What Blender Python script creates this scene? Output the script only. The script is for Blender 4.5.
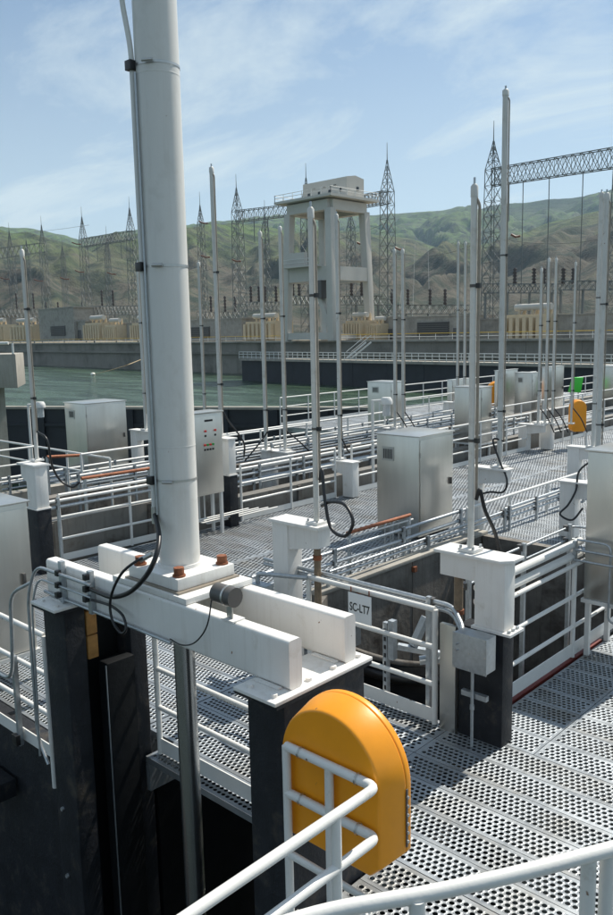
import bpy, bmesh, math, random
import numpy as np
from mathutils import Vector, Matrix, noise
random.seed(7)
SC = bpy.context.scene
for o in list(bpy.data.objects): bpy.data.objects.remove(o)
COL = SC.collection
R = math.radians
# ------------------------------------------------------------------ camera
F = 805.0; CX, CY = 306.5, 457.5; H = 3.5            # focal length in photo pixels, eye height above the deck
roll = R(1.2); pitch = math.atan(125/F); yaw = R(43.2)
fh = Vector((-math.sin(yaw), math.cos(yaw), 0)); rt = Vector((math.cos(yaw), math.sin(yaw), 0)); UP = Vector((0, 0, 1))
FW = fh*math.cos(pitch) - UP*math.sin(pitch)
u_ = fh*math.sin(pitch) + UP*math.cos(pitch)
RV = rt*math.cos(roll) - u_*math.sin(roll); UV = rt*math.sin(roll) + u_*math.cos(roll)
EYE = Vector((0, 0, H))
cam_d = bpy.data.cameras.new('camera'); cam = bpy.data.objects.new('camera', cam_d); COL.objects.link(cam)
cam_d.sensor_fit = 'HORIZONTAL'; cam_d.sensor_width = 24; cam_d.lens = 24*F/613
cam_d.clip_start = 0.05; cam_d.clip_end = 20000
cam.matrix_world = Matrix(((RV.x, UV.x, -FW.x, 0), (RV.y, UV.y, -FW.y, 0), (RV.z, UV.z, -FW.z, H), (0, 0, 0, 1)))
SC.camera = cam
SC.render.resolution_x = 686; SC.render.resolution_y = 1024
# ------------------------------------------------------------------ sky and sun
SUN = Vector((0.09, 1.0, 1.36)).normalized()
sun_el = math.asin(SUN.z); sun_az = math.atan2(SUN.x, SUN.y)
W = bpy.data.worlds.new('World'); SC.world = W; W.use_nodes = True
nt = W.node_tree; nt.nodes.clear()
def N(t, ty, **kw):
    n = t.nodes.new(ty)
    for k, v in kw.items():
        if k in n.inputs: n.inputs[k].default_value = v
        else: setattr(n, k, v)
    return n
sky = N(nt, 'ShaderNodeTexSky', sky_type='NISHITA', sun_disc=False, sun_elevation=sun_el, sun_rotation=sun_az, altitude=250.0, air_density=1.0, dust_density=0.6, ozone_density=1.6)
tc = N(nt, 'ShaderNodeTexCoord')
sep = N(nt, 'ShaderNodeSeparateXYZ'); nt.links.new(tc.outputs['Generated'], sep.inputs[0])
# thin cirrus: project the view direction on a high flat layer, stretched streaks
mz = N(nt, 'ShaderNodeMath', operation='ADD'); nt.links.new(sep.outputs[2], mz.inputs[0]); mz.inputs[1].default_value = 0.16
dx = N(nt, 'ShaderNodeMath', operation='DIVIDE'); nt.links.new(sep.outputs[0], dx.inputs[0]); nt.links.new(mz.outputs[0], dx.inputs[1])
dy = N(nt, 'ShaderNodeMath', operation='DIVIDE'); nt.links.new(sep.outputs[1], dy.inputs[0]); nt.links.new(mz.outputs[0], dy.inputs[1])
cmb = N(nt, 'ShaderNodeCombineXYZ'); nt.links.new(dx.outputs[0], cmb.inputs[0]); nt.links.new(dy.outputs[0], cmb.inputs[1])
mp = N(nt, 'ShaderNodeMapping'); mp.inputs['Rotation'].default_value = (0, 0, R(-62)); mp.inputs['Scale'].default_value = (1.0, 2.1, 1.0)
nt.links.new(cmb.outputs[0], mp.inputs[0])
nz = N(nt, 'ShaderNodeTexNoise', Scale=0.8, Detail=12.0, Roughness=0.64, Distortion=0.7); nt.links.new(mp.outputs[0], nz.inputs['Vector'])
rmp = N(nt, 'ShaderNodeValToRGB'); rmp.color_ramp.elements[0].position = 0.41; rmp.color_ramp.elements[1].position = 0.66
rmp.color_ramp.elements[0].color = (0.03, 0.03, 0.03, 1); rmp.color_ramp.elements[1].color = (0.92, 0.92, 0.92, 1)
nt.links.new(nz.outputs[0], rmp.inputs[0])
hzr = N(nt, 'ShaderNodeMapRange'); nt.links.new(sep.outputs[2], hzr.inputs[0]); hzr.inputs[1].default_value = 0.02; hzr.inputs[2].default_value = 0.42; hzr.inputs[3].default_value = 0.74; hzr.inputs[4].default_value = 0.0
mxm = N(nt, 'ShaderNodeMath', operation='MAXIMUM'); nt.links.new(rmp.outputs[0], mxm.inputs[0]); nt.links.new(hzr.outputs[0], mxm.inputs[1])
mx = N(nt, 'ShaderNodeMixRGB'); nt.links.new(mxm.outputs[0], mx.inputs[0]); nt.links.new(sky.outputs[0], mx.inputs[1]); mx.inputs[2].default_value = (7.6, 7.9, 8.0, 1)
tint = N(nt, 'ShaderNodeMixRGB', blend_type='MULTIPLY'); tint.inputs[0].default_value = 1; nt.links.new(mx.outputs[0], tint.inputs[1]); tint.inputs[2].default_value = (0.90, 0.985, 1.0, 1)
bg = N(nt, 'ShaderNodeBackground', Strength=0.088); nt.links.new(tint.outputs[0], bg.inputs[0])
ow = N(nt, 'ShaderNodeOutputWorld'); nt.links.new(bg.outputs[0], ow.inputs[0])
sl = bpy.data.lights.new('sun', 'SUN'); sl.energy = 5.0; sl.angle = R(0.55); sl.color = (1.0, 0.94, 0.84)
so = bpy.data.objects.new('sun', sl); COL.objects.link(so); so.rotation_euler = SUN.to_track_quat('Z', 'Y').to_euler(); so.location = (0, 0, 60)
SC.view_settings.view_transform = 'Standard'; SC.view_settings.look = 'None'; SC.view_settings.gamma = 1.0
SC.view_settings.use_curve_mapping = False; SC.view_settings.exposure = 0.33
SC.render.engine = 'CYCLES'
SC.cycles.max_bounces = 8; SC.cycles.transparent_max_bounces = 12
# ------------------------------------------------------------------ pixel -> place helpers (photo pixels)
def ray(x, y): return FW + RV*((x-CX)/F) - UV*((y-CY)/F)
def onz(x, y, z=0.0): d = ray(x, y); return EYE + d*((z-H)/d.z)
def ony(x, y, Y): d = ray(x, y); return EYE + d*(Y/d.y)
def onx(x, y, X): d = ray(x, y); return EYE + d*(X/d.x)
def atd(x, y, depth): return EYE + ray(x, y)*depth
def horizon_pt(x, depth, z):                     # place at image column x, given depth and height
    p = EYE + ray(x, 331-0.021*(x-306))*depth; return Vector((p.x, p.y, z))
def zfor(p, y):                                   # height above plan point p that projects to image row y
    lo, hi = -30.0, H+4.5*math.hypot(p[0], p[1])
    for _ in range(50):
        m = (lo+hi)/2; q = Vector((p[0], p[1], m)) - EYE
        if CY - F*q.dot(UV)/q.dot(FW) > y: lo = m
        else: hi = m
    return lo
# ------------------------------------------------------------------ materials
MATS = {}
def material(name, base, rough=0.5, metal=0.0, var=0.12, scale=6.0, bump=0.0, bscale=40.0, second=None, sscale=2.0, sramp=(0.5, 0.7), spec=None, stretch=(1, 1, 1), rvar=0.0, streak=0.0, ior=None, chips=0.0, objvar=0.0):
    m = bpy.data.materials.new(name); m.use_nodes = True; t = m.node_tree
    b = t.nodes['Principled BSDF']; L = t.links.new
    co = N(t, 'ShaderNodeTexCoord'); oi = N(t, 'ShaderNodeObjectInfo')
    mp = N(t, 'ShaderNodeMapping'); mp.inputs['Scale'].default_value = stretch
    off = N(t, 'ShaderNodeVectorMath', operation='SCALE'); off.inputs[0].default_value = (13.1, 7.7, 5.3); L(oi.outputs['Random'], off.inputs['Scale'])
    add = N(t, 'ShaderNodeVectorMath', operation='ADD'); L(co.outputs['Object'], add.inputs[0]); L(off.outputs[0], add.inputs[1])
    L(add.outputs[0], mp.inputs[0])
    nz = N(t, 'ShaderNodeTexNoise', Scale=scale, Detail=7.0, Roughness=0.6); L(mp.outputs[0], nz.inputs['Vector'])
    mr = N(t, 'ShaderNodeMapRange'); L(nz.outputs[0], mr.inputs[0])
    mr.inputs[1].default_value = 0.25; mr.inputs[2].default_value = 0.75; mr.inputs[3].default_value = 1-var; mr.inputs[4].default_value = 1+var
    mul = N(t, 'ShaderNodeMixRGB', blend_type='MULTIPLY'); mul.inputs[0].default_value = 1; mul.inputs[1].default_value = (*base, 1); L(mr.outputs[0], mul.inputs[2])
    colr = mul.outputs[0]
    if second is not None:
        n2 = N(t, 'ShaderNodeTexNoise', Scale=sscale, Detail=8.0, Roughness=0.65, Distortion=0.3); L(mp.outputs[0], n2.inputs['Vector'])
        r2 = N(t, 'ShaderNodeMapRange'); L(n2.outputs[0], r2.inputs[0]); r2.inputs[1].default_value = sramp[0]; r2.inputs[2].default_value = sramp[1]
        mx = N(t, 'ShaderNodeMixRGB'); L(r2.outputs[0], mx.inputs[0]); L(colr, mx.inputs[1]); mx.inputs[2].default_value = (*second, 1); colr = mx.outputs[0]
    if streak > 0:                                # vertical weather runs
        m3 = N(t, 'ShaderNodeMapping'); m3.inputs['Scale'].default_value = (9, 9, 0.55); L(add.outputs[0], m3.inputs[0])
        n3 = N(t, 'ShaderNodeTexNoise', Scale=1.6, Detail=6.0, Roughness=0.7); L(m3.outputs[0], n3.inputs['Vector'])
        r3 = N(t, 'ShaderNodeMapRange'); L(n3.outputs[0], r3.inputs[0]); r3.inputs[1].default_value = 0.5; r3.inputs[2].default_value = 0.8; r3.inputs[4].default_value = streak
        mx = N(t, 'ShaderNodeMixRGB', blend_type='MULTIPLY'); L(r3.outputs[0], mx.inputs[0]); L(colr, mx.inputs[1]); mx.inputs[2].default_value = (0.45, 0.38, 0.3, 1); colr = mx.outputs[0]
    if chips > 0:                                 # small rust chips and scuffs in the paint
        n4 = N(t, 'ShaderNodeTexNoise', Scale=16.0, Detail=3.0, Roughness=0.55); L(add.outputs[0], n4.inputs['Vector'])
        r4 = N(t, 'ShaderNodeMapRange'); L(n4.outputs[0], r4.inputs[0]); r4.inputs[1].default_value = chips; r4.inputs[2].default_value = chips+0.025
        mx = N(t, 'ShaderNodeMixRGB'); L(r4.outputs[0], mx.inputs[0]); L(colr, mx.inputs[1]); mx.inputs[2].default_value = (0.20, 0.10, 0.05, 1); colr = mx.outputs[0]
    if objvar > 0:
        r5 = N(t, 'ShaderNodeMapRange'); L(oi.outputs['Random'], r5.inputs[0]); r5.inputs[3].default_value = 1-objvar; r5.inputs[4].default_value = 1+objvar
        mx = N(t, 'ShaderNodeMixRGB', blend_type='MULTIPLY'); mx.inputs[0].default_value = 1; L(colr, mx.inputs[1]); L(r5.outputs[0], mx.inputs[2]); colr = mx.outputs[0]
    L(colr, b.inputs['Base Color'])
    b.inputs['Roughness'].default_value = rough; b.inputs['Metallic'].default_value = metal
    if rvar > 0:
        rr = N(t, 'ShaderNodeMapRange'); L(nz.outputs[0], rr.inputs[0]); rr.inputs[1].default_value = 0.3; rr.inputs[2].default_value = 0.7
        rr.inputs[3].default_value = max(0.03, rough-rvar); rr.inputs[4].default_value = rough+rvar; L(rr.outputs[0], b.inputs['Roughness'])
    if ior: b.inputs['IOR'].default_value = ior
    if spec is not None: b.inputs['Specular IOR Level'].default_value = spec
    if bump > 0:
        nb = N(t, 'ShaderNodeTexNoise', Scale=bscale, Detail=5.0, Roughness=0.6); L(mp.outputs[0], nb.inputs['Vector'])
        bp = N(t, 'ShaderNodeBump', Strength=bump, Distance=0.02); L(nb.outputs[0], bp.inputs['Height']); L(bp.outputs[0], b.inputs['Normal'])
    MATS[name] = m; return m
material('white', (0.74, 0.725, 0.69), 0.42, var=0.05, scale=3.5, second=(0.50, 0.46, 0.38), sscale=5, sramp=(0.60, 0.86), bump=0.05, bscale=60, streak=0.28, chips=0.73)
material('polewhite', (0.60, 0.595, 0.56), 0.45, var=0.06, scale=3.5, second=(0.42, 0.39, 0.33), sscale=5, sramp=(0.55, 0.8), bump=0.05, bscale=60, streak=0.4, chips=0.73, objvar=0.06)
material('barrelwhite', (0.66, 0.65, 0.615), 0.38, var=0.03, scale=1.5, second=(0.50, 0.48, 0.43), sscale=2.5, sramp=(0.55, 0.85), bump=0.03, bscale=50, streak=0.18, chips=0.735)
material('brownpipe', (0.30, 0.26, 0.21), 0.5, 0.3, var=0.2, scale=12)
material('rail', (0.68, 0.675, 0.645), 0.40, chips=0.725, var=0.06, scale=5, second=(0.45, 0.42, 0.36), sscale=9, sramp=(0.64, 0.8), bump=0.06, bscale=80)
material('galv', (0.42, 0.45, 0.47), 0.42, 0.75, var=0.18, scale=25, bump=0.05, bscale=90, rvar=0.1)
material('grate', (0.30, 0.325, 0.345), 0.45, 0.6, objvar=0.12, var=0.2, scale=4, second=(0.20, 0.19, 0.17), sscale=1.3, sramp=(0.48, 0.74), bump=0.08, bscale=120, rvar=0.1)
material('steel', (0.62, 0.60, 0.555), 0.30, 0.93, objvar=0.08, var=0.06, scale=9, bump=0.03, bscale=1.3, stretch=(1, 1, 0.12))
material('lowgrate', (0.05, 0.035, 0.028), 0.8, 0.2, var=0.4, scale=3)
material('steel_trim', (0.50, 0.50, 0.48), 0.4, 0.9, var=0.08, scale=9)
material('pier', (0.016, 0.018, 0.022), 0.55, 0.0, spec=0.25, var=0.35, scale=5, second=(0.070, 0.060, 0.048), sscale=5, sramp=(0.55, 0.75), bump=0.25, bscale=25, streak=0.4)
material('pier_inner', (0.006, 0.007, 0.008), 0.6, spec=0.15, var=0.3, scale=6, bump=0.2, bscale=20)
material('poolwall', (0.17, 0.155, 0.135), 0.75, var=0.35, scale=2.5, second=(0.06, 0.048, 0.038), sscale=1.8, sramp=(0.5, 0.68), bump=0.35, bscale=14, streak=0.8)
material('plate', (0.20, 0.19, 0.17), 0.6, 0.2, var=0.25, scale=1.5, second=(0.10, 0.075, 0.055), sscale=2.2, sramp=(0.55, 0.72), bump=0.15, bscale=9, streak=0.6)
material('concrete', (0.34, 0.32, 0.28), 0.85, var=0.18, scale=1.2, second=(0.22, 0.205, 0.18), sscale=0.5, sramp=(0.5, 0.7), bump=0.3, bscale=8, streak=0.5)
material('dam_concrete', (0.24, 0.225, 0.195), 0.88, var=0.16, scale=0.25, second=(0.13, 0.12, 0.10), sscale=0.12, sramp=(0.5, 0.68), bump=0.2, bscale=2, streak=0.5)
material('beige', (0.60, 0.49, 0.33), 0.6, var=0.12, scale=0.6, streak=0.35)
material('crane', (0.54, 0.52, 0.475), 0.6, var=0.08, scale=0.3, streak=0.25)
material('orange', (0.84, 0.315, 0.010), 0.36, var=0.08, scale=5, bump=0.03, bscale=12, chips=0.75, second=(0.74, 0.31, 0.035), sscale=3, sramp=(0.6, 0.85))
material('green', (0.06, 0.60, 0.05), 0.4, var=0.06)
material('rust', (0.22, 0.075, 0.032), 0.8, var=0.35, scale=25, bump=0.4, bscale=60)
material('rust_rail', (0.34, 0.115, 0.05), 0.7, var=0.3, scale=15, second=(0.18, 0.06, 0.03), sscale=12, bump=0.2, bscale=50)
material('wear', (0.33, 0.16, 0.04), 0.7, var=0.35, scale=12)
material('redtrim', (0.14, 0.018, 0.012), 0.6, var=0.3)
material('black', (0.012, 0.012, 0.013), 0.38, var=0.2)
material('dark', (0.03, 0.032, 0.035), 0.5, var=0.25, bump=0.1)
material('grey', (0.085, 0.08, 0.075), 0.45, var=0.15)
material('rod', (0.42, 0.43, 0.43), 0.24, 0.95, var=0.04, scale=3, rvar=0.03)
material('brownrod', (0.20, 0.15, 0.10), 0.6, 0.2, var=0.3, scale=20)
material('bulkhead', (0.018, 0.021, 0.028), 0.6, var=0.35, scale=0.7, bump=0.1, bscale=3)
material('lattice', (0.15, 0.165, 0.165), 0.6, 0.3, var=0.1)
material('insul', (0.05, 0.035, 0.03), 0.4)
material('insulred', (0.16, 0.07, 0.045), 0.45)
material('signwhite', (0.78, 0.79, 0.78), 0.35, var=0.03)
material('ink', (0.03, 0.035, 0.03), 0.5)
material('red', (0.6, 0.03, 0.02), 0.35)
material('btngreen', (0.03, 0.3, 0.06), 0.35)
material('yellow', (0.65, 0.42, 0.03), 0.5)
material('blue', (0.03, 0.12, 0.4), 0.5)
material('window', (0.03, 0.035, 0.04), 0.15)
material('buoy', (0.8, 0.78, 0.7), 0.5)
material('rope', (0.35, 0.27, 0.16), 0.8)
m = material('lens', (0.75, 0.78, 0.8), 0.25, var=0.03); m.node_tree.nodes['Principled BSDF'].inputs['Transmission Weight'].default_value = 0.6
def water_mat(name, base, bscale, strength):
    m = bpy.data.materials.new(name); m.use_nodes = True; t = m.node_tree; b = t.nodes['Principled BSDF']; L = t.links.new
    b.inputs['Base Color'].default_value = (*base, 1); b.inputs['Roughness'].default_value = 0.07; b.inputs['IOR'].default_value = 1.33
    co = N(t, 'ShaderNodeTexCoord'); mp = N(t, 'ShaderNodeMapping'); mp.inputs['Rotation'].default_value = (0, 0, yaw); mp.inputs['Scale'].default_value = (1, 1.8, 1); L(co.outputs['Object'], mp.inputs[0])
    a = N(t, 'ShaderNodeTexNoise', Scale=bscale, Detail=6.0, Roughness=0.6, Distortion=0.4); L(mp.outputs[0], a.inputs['Vector'])
    c = N(t, 'ShaderNodeTexNoise', Scale=bscale*0.09, Detail=4.0); L(mp.outputs[0], c.inputs['Vector'])
    mu = N(t, 'ShaderNodeMath', operation='MULTIPLY'); L(a.outputs[0], mu.inputs[0]); L(c.outputs[0], mu.inputs[1])
    bp = N(t, 'ShaderNodeBump', Strength=strength, Distance=0.6); L(mu.outputs[0], bp.inputs['Height']); L(bp.outputs[0], b.inputs['Normal'])
    w2 = N(t, 'ShaderNodeMapping'); w2.inputs['Rotation'].default_value = (0, 0, -yaw); w2.inputs['Scale'].default_value = (0.035, 0.22, 1); L(co.outputs['Object'], w2.inputs[0])
    wn = N(t, 'ShaderNodeTexNoise', Scale=1.0, Detail=7.0, Roughness=0.65, Distortion=0.8); L(w2.outputs[0], wn.inputs['Vector'])
    wr = N(t, 'ShaderNodeMapRange'); L(wn.outputs[0], wr.inputs[0]); wr.inputs[1].default_value = 0.42; wr.inputs[2].default_value = 0.66; wr.inputs[3].default_value = 0.04; wr.inputs[4].default_value = 0.42; L(wr.outputs[0], b.inputs['Roughness'])
    cr = N(t, 'ShaderNodeMixRGB'); L(wr.outputs[0], cr.inputs[0]); cr.inputs[1].default_value = (*base, 1); cr.inputs[2].default_value = (base[0]*2.6, base[1]*2.4, base[2]*2.6, 1); L(cr.outputs[0], b.inputs['Base Color'])
    MATS[name] = m
water_mat('water', (0.030, 0.055, 0.030), 0.55, 1.0)
water_mat('poolwater', (0.02, 0.026, 0.02), 3.0, 0.4)
# ------------------------------------------------------------------ mesh building
class MB:
    def __init__(s): s.v = []; s.f = []; s.sm = []
    def add(s, vs, fs, smooth=False):
        n = len(s.v); s.v += [tuple(p) for p in vs]
        for f in fs: s.f.append(tuple(i+n for i in f)); s.sm.append(smooth)
        return s
    def box(s, x0, y0, z0, x1, y1, z1):
        return s.add([(x0,y0,z0),(x1,y0,z0),(x1,y1,z0),(x0,y1,z0),(x0,y0,z1),(x1,y0,z1),(x1,y1,z1),(x0,y1,z1)],
                     [(3,2,1,0),(4,5,6,7),(0,1,5,4),(1,2,6,5),(2,3,7,6),(3,0,4,7)])
    def bar(s, a, b, w, h, up=UP):               # rectangular bar from a to b
        a = Vector(a); b = Vector(b); d = (b-a).normalized(); sd = d.cross(Vector(up))
        if sd.length < 1e-4: sd = d.cross(Vector((1, 0, 0)))
        sd.normalize(); u = sd.cross(d).normalized()
        q = [(-1,-1),(1,-1),(1,1),(-1,1)]
        vs = [p + sd*(i*w/2) + u*(j*h/2) for p in (a, b) for i, j in q]
        return s.add(vs, [(0,1,2,3),(7,6,5,4),(0,4,5,1),(1,5,6,2),(2,6,7,3),(3,7,4,0)])
    def tube(s, path, r, n=10, cap=True):
        P = [Vector(p) for p in path]; k = len(P); rs = r if isinstance(r, (list, tuple)) else [r]*k
        t0 = (P[1]-P[0]).normalized(); ref = Vector((0,0,1)) if abs(t0.z) < 0.9 else Vector((1,0,0))
        nx = t0.cross(ref).normalized(); vs = []
        for i in range(k):
            t = (P[min(i+1,k-1)] - P[max(i-1,0)]).normalized()
            nx = (nx - t*nx.dot(t)).normalized(); ny = t.cross(nx)
            for j in range(n):
                a = 2*math.pi*j/n; vs.append(P[i] + (nx*math.cos(a)+ny*math.sin(a))*rs[i])
        fs = [(i*n+j, i*n+(j+1)%n, (i+1)*n+(j+1)%n, (i+1)*n+j) for i in range(k-1) for j in range(n)]
        s.add(vs, fs, True)
        if cap: s.add(vs[:n], [tuple(range(n))[::-1]]); s.add(vs[-n:], [tuple(range(n))])
        return s
    def prism(s, poly, org, ax, ay, az):          # polygon (in ax,ay) extruded along az (a vector)
        org = Vector(org); ax = Vector(ax); ay = Vector(ay); az = Vector(az); n = len(poly)
        a = [org+ax*p+ay*q for p, q in poly]; b = [p+az for p in a]
        flip = ax.cross(ay).dot(az) > 0
        fs = [tuple(range(n))[::-1] if flip else tuple(range(n)), tuple(range(n, 2*n)) if flip else tuple(range(n, 2*n))[::-1]]
        for i in range(n):
            j = (i+1) % n; fs.append((i, j, n+j, n+i) if flip else (i, n+i, n+j, j))
        return s.add(a+b, fs)
    def build(s, name, mat, parent=None, bev=0.0, seg=2, rnd=False):
        me = bpy.data.meshes.new(name)
        base = ORG.get(parent.name, Vector((0,0,0))) if parent else Vector((0,0,0))
        vs = [(p[0]-base.x, p[1]-base.y, p[2]-base.z) for p in s.v]
        me.from_pydata(vs, [], s.f); me.polygons.foreach_set('use_smooth', s.sm); me.update()
        if bev > 0:
            bm = bmesh.new(); bm.from_mesh(me); bmesh.ops.remove_doubles(bm, verts=bm.verts, dist=1e-5)
            bm.normal_update(); es = [e for e in bm.edges if len(e.link_faces) == 2 and e.calc_face_angle(0) > R(35)]
            bmesh.ops.bevel(bm, geom=es, offset=bev, segments=seg, profile=0.6, affect='EDGES'); bm.to_mesh(me); bm.free()
            V_ = me.vertices
            fl_ = [len(f.vertices) <= 8 if rnd else min((V_[f.vertices[i]].co-V_[f.vertices[i-1]].co).length for i in range(len(f.vertices))) < bev*1.5 for f in me.polygons]
            me.polygons.foreach_set('use_smooth', fl_); me.set_sharp_from_angle(angle=R(50))
        me.materials.append(MATS[mat] if isinstance(mat, str) else mat)
        o = bpy.data.objects.new(name, me); COL.objects.link(o)
        if parent: o.parent = parent; ORG[o.name] = base
        return o
ORG = {}
def tag(o, label=None, cat=None, group=None, kind=None):
    if label: o['label'] = label
    if cat: o['category'] = cat
    if group: o['group'] = group
    if kind: o['kind'] = kind
    return o
def thing(name, loc, label, cat, group=None):
    o = bpy.data.objects.new(name, None); COL.objects.link(o); o.location = loc; o.empty_display_size = 0.2
    ORG[o.name] = Vector(loc); return tag(o, label, cat, group)
def smooth_path(pts, sub=6):                      # Catmull-Rom through points
    P = [Vector(p) for p in pts]; P = [P[0]*2-P[1]] + P + [P[-1]*2-P[-2]]; out = []
    for i in range(1, len(P)-2):
        for k in range(sub):
            t = k/sub; a, b, c, d = P[i-1], P[i], P[i+1], P[i+2]
            out.append(0.5*((2*b)+(c-a)*t+(2*a-5*b+4*c-d)*t*t+(3*b-a-3*c+d)*t**3))
    out.append(P[-2]); return out
def fillet(pts, r=0.12, n=5):                     # pipe path with rounded corners
    P = [Vector(p) for p in pts]; out = [P[0]]
    for i in range(1, len(P)-1):
        a = (P[i-1]-P[i]); b = (P[i+1]-P[i]); rr = min(r, a.length*0.45, b.length*0.45)
        p0 = P[i]+a.normalized()*rr; p1 = P[i]+b.normalized()*rr
        for k in range(n+1):
            t = k/n; out.append(p0*(1-t)**2 + P[i]*2*t*(1-t) + p1*t*t)
    out.append(P[-1]); return out
# ================================================================== SETTING: water, ground, hills
def struct(o): o['kind'] = 'structure'; return o
NEARC = [(-60, -40), (14, -40), (14, 70), (-26, 70)]
w = MB(); w.add([(-2500, -900, -5), (2500, -900, -5), (2500, 2500, -5), (-2500, 2500, -5)], [(0,1,2,3)]); struct(w.build('river_water', 'water'))
material('dry_ground', (0.20, 0.165, 0.11), 0.95, var=0.3, scale=0.03, second=(0.12, 0.12, 0.06), sscale=0.01, bump=0.3, bscale=0.3)
# land behind the dam
def VP(px, depth, z): return horizon_pt(px, depth, z)
def Dw(px): return 1.0/(0.0038+9.2e-6*(px-20))        # the dam face is a straight line running away to the left
DA = VP(-120, Dw(-120), 0); DB = VP(900, Dw(900), 0); dl = (DB-DA).normalized(); dn = Vector((-dl.y, dl.x, 0))
if dn.dot(fh) < 0: dn = -dn
DZ = 1.7
def DW(p, z): return Vector((p.x, p.y, z))
g = MB(); g.add([DW(DA-dl*900+dn*0.6, DZ-0.35), DW(DB+dl*600+dn*0.6, DZ-0.35), DW(DB+dl*900+dn*900, DZ-0.1), DW(DA-dl*900+dn*900, DZ-0.1)], [(0,1,2,3)]); struct(g.build('ground', 'dry_ground'))
# hills: polar height field, two ridges
hm = bpy.data.materials.new('hillside'); hm.use_nodes = True; t = hm.node_tree; b = t.nodes['Principled BSDF']; L = t.links.new
b.inputs['Roughness'].default_value = 0.95; b.inputs['Specular IOR Level'].default_value = 0.1
vc = N(t, 'ShaderNodeVertexColor', layer_name='cover'); geo = N(t, 'ShaderNodeNewGeometry')
sp = N(t, 'ShaderNodeSeparateColor'); L(vc.outputs[0], sp.inputs[0])
n1 = N(t, 'ShaderNodeTexNoise', Scale=0.010, Detail=10.0, Roughness=0.65); L(geo.outputs['Position'], n1.inputs['Vector'])
n2 = N(t, 'ShaderNodeTexNoise', Scale=0.05, Detail=8.0, Roughness=0.7); L(geo.outputs['Position'], n2.inputs['Vector'])
ad = N(t, 'ShaderNodeMath', operation='ADD'); L(n1.outputs[0], ad.inputs[0]); L(sp.outputs[0], ad.inputs[1])
ra = N(t, 'ShaderNodeMapRange'); L(ad.outputs[0], ra.inputs[0]); ra.inputs[1].default_value = 0.80; ra.inputs[2].default_value = 1.15
c1 = N(t, 'ShaderNodeMixRGB'); L(ra.outputs[0], c1.inputs[0]); c1.inputs[1].default_value = (0.108, 0.098, 0.076, 1); c1.inputs[2].default_value = (0.095, 0.142, 0.050, 1)
r2 = N(t, 'ShaderNodeMapRange'); L(n2.outputs[0], r2.inputs[0]); r2.inputs[1].default_value = 0.47; r2.inputs[2].default_value = 0.60
c2 = N(t, 'ShaderNodeMixRGB'); L(r2.outputs[0], c2.inputs[0]); L(c1.outputs[0], c2.inputs[1]); c2.inputs[2].default_value = (0.050, 0.060, 0.046, 1)
c3 = N(t, 'ShaderNodeMixRGB'); L(sp.outputs[1], c3.inputs[0]); L(c2.outputs[0], c3.inputs[1]); c3.inputs[2].default_value = (0.040, 0.041, 0.036, 1)
c4 = N(t, 'ShaderNodeMixRGB'); L(sp.outputs[2], c4.inputs[0]); L(c3.outputs[0], c4.inputs[1]); c4.inputs[2].default_value = (0.022, 0.042, 0.026, 1)
L(c4.outputs[0], b.inputs['Base Color'])
bp = N(t, 'ShaderNodeBump', Strength=0.9, Distance=6.0); L(n2.outputs[0], bp.inputs['Height']); L(bp.outputs[0], b.inputs['Normal'])
MATS['hillside'] = hm
rx = np.array([-900, -300, 0, 40, 85, 120, 165, 200, 260, 300, 360, 410, 450, 490, 540, 613, 760, 1300])
ry1 = np.array([205, 215, 229, 231, 243, 236, 230, 228, 226, 232, 233, 238, 250, 245, 226, 206, 195, 190])   # near crest row
ry2 = np.array([198, 205, 227, 229, 239, 233, 228, 226, 219, 216, 214, 212, 210, 207, 200, 190, 184, 180])   # far crest row
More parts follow.
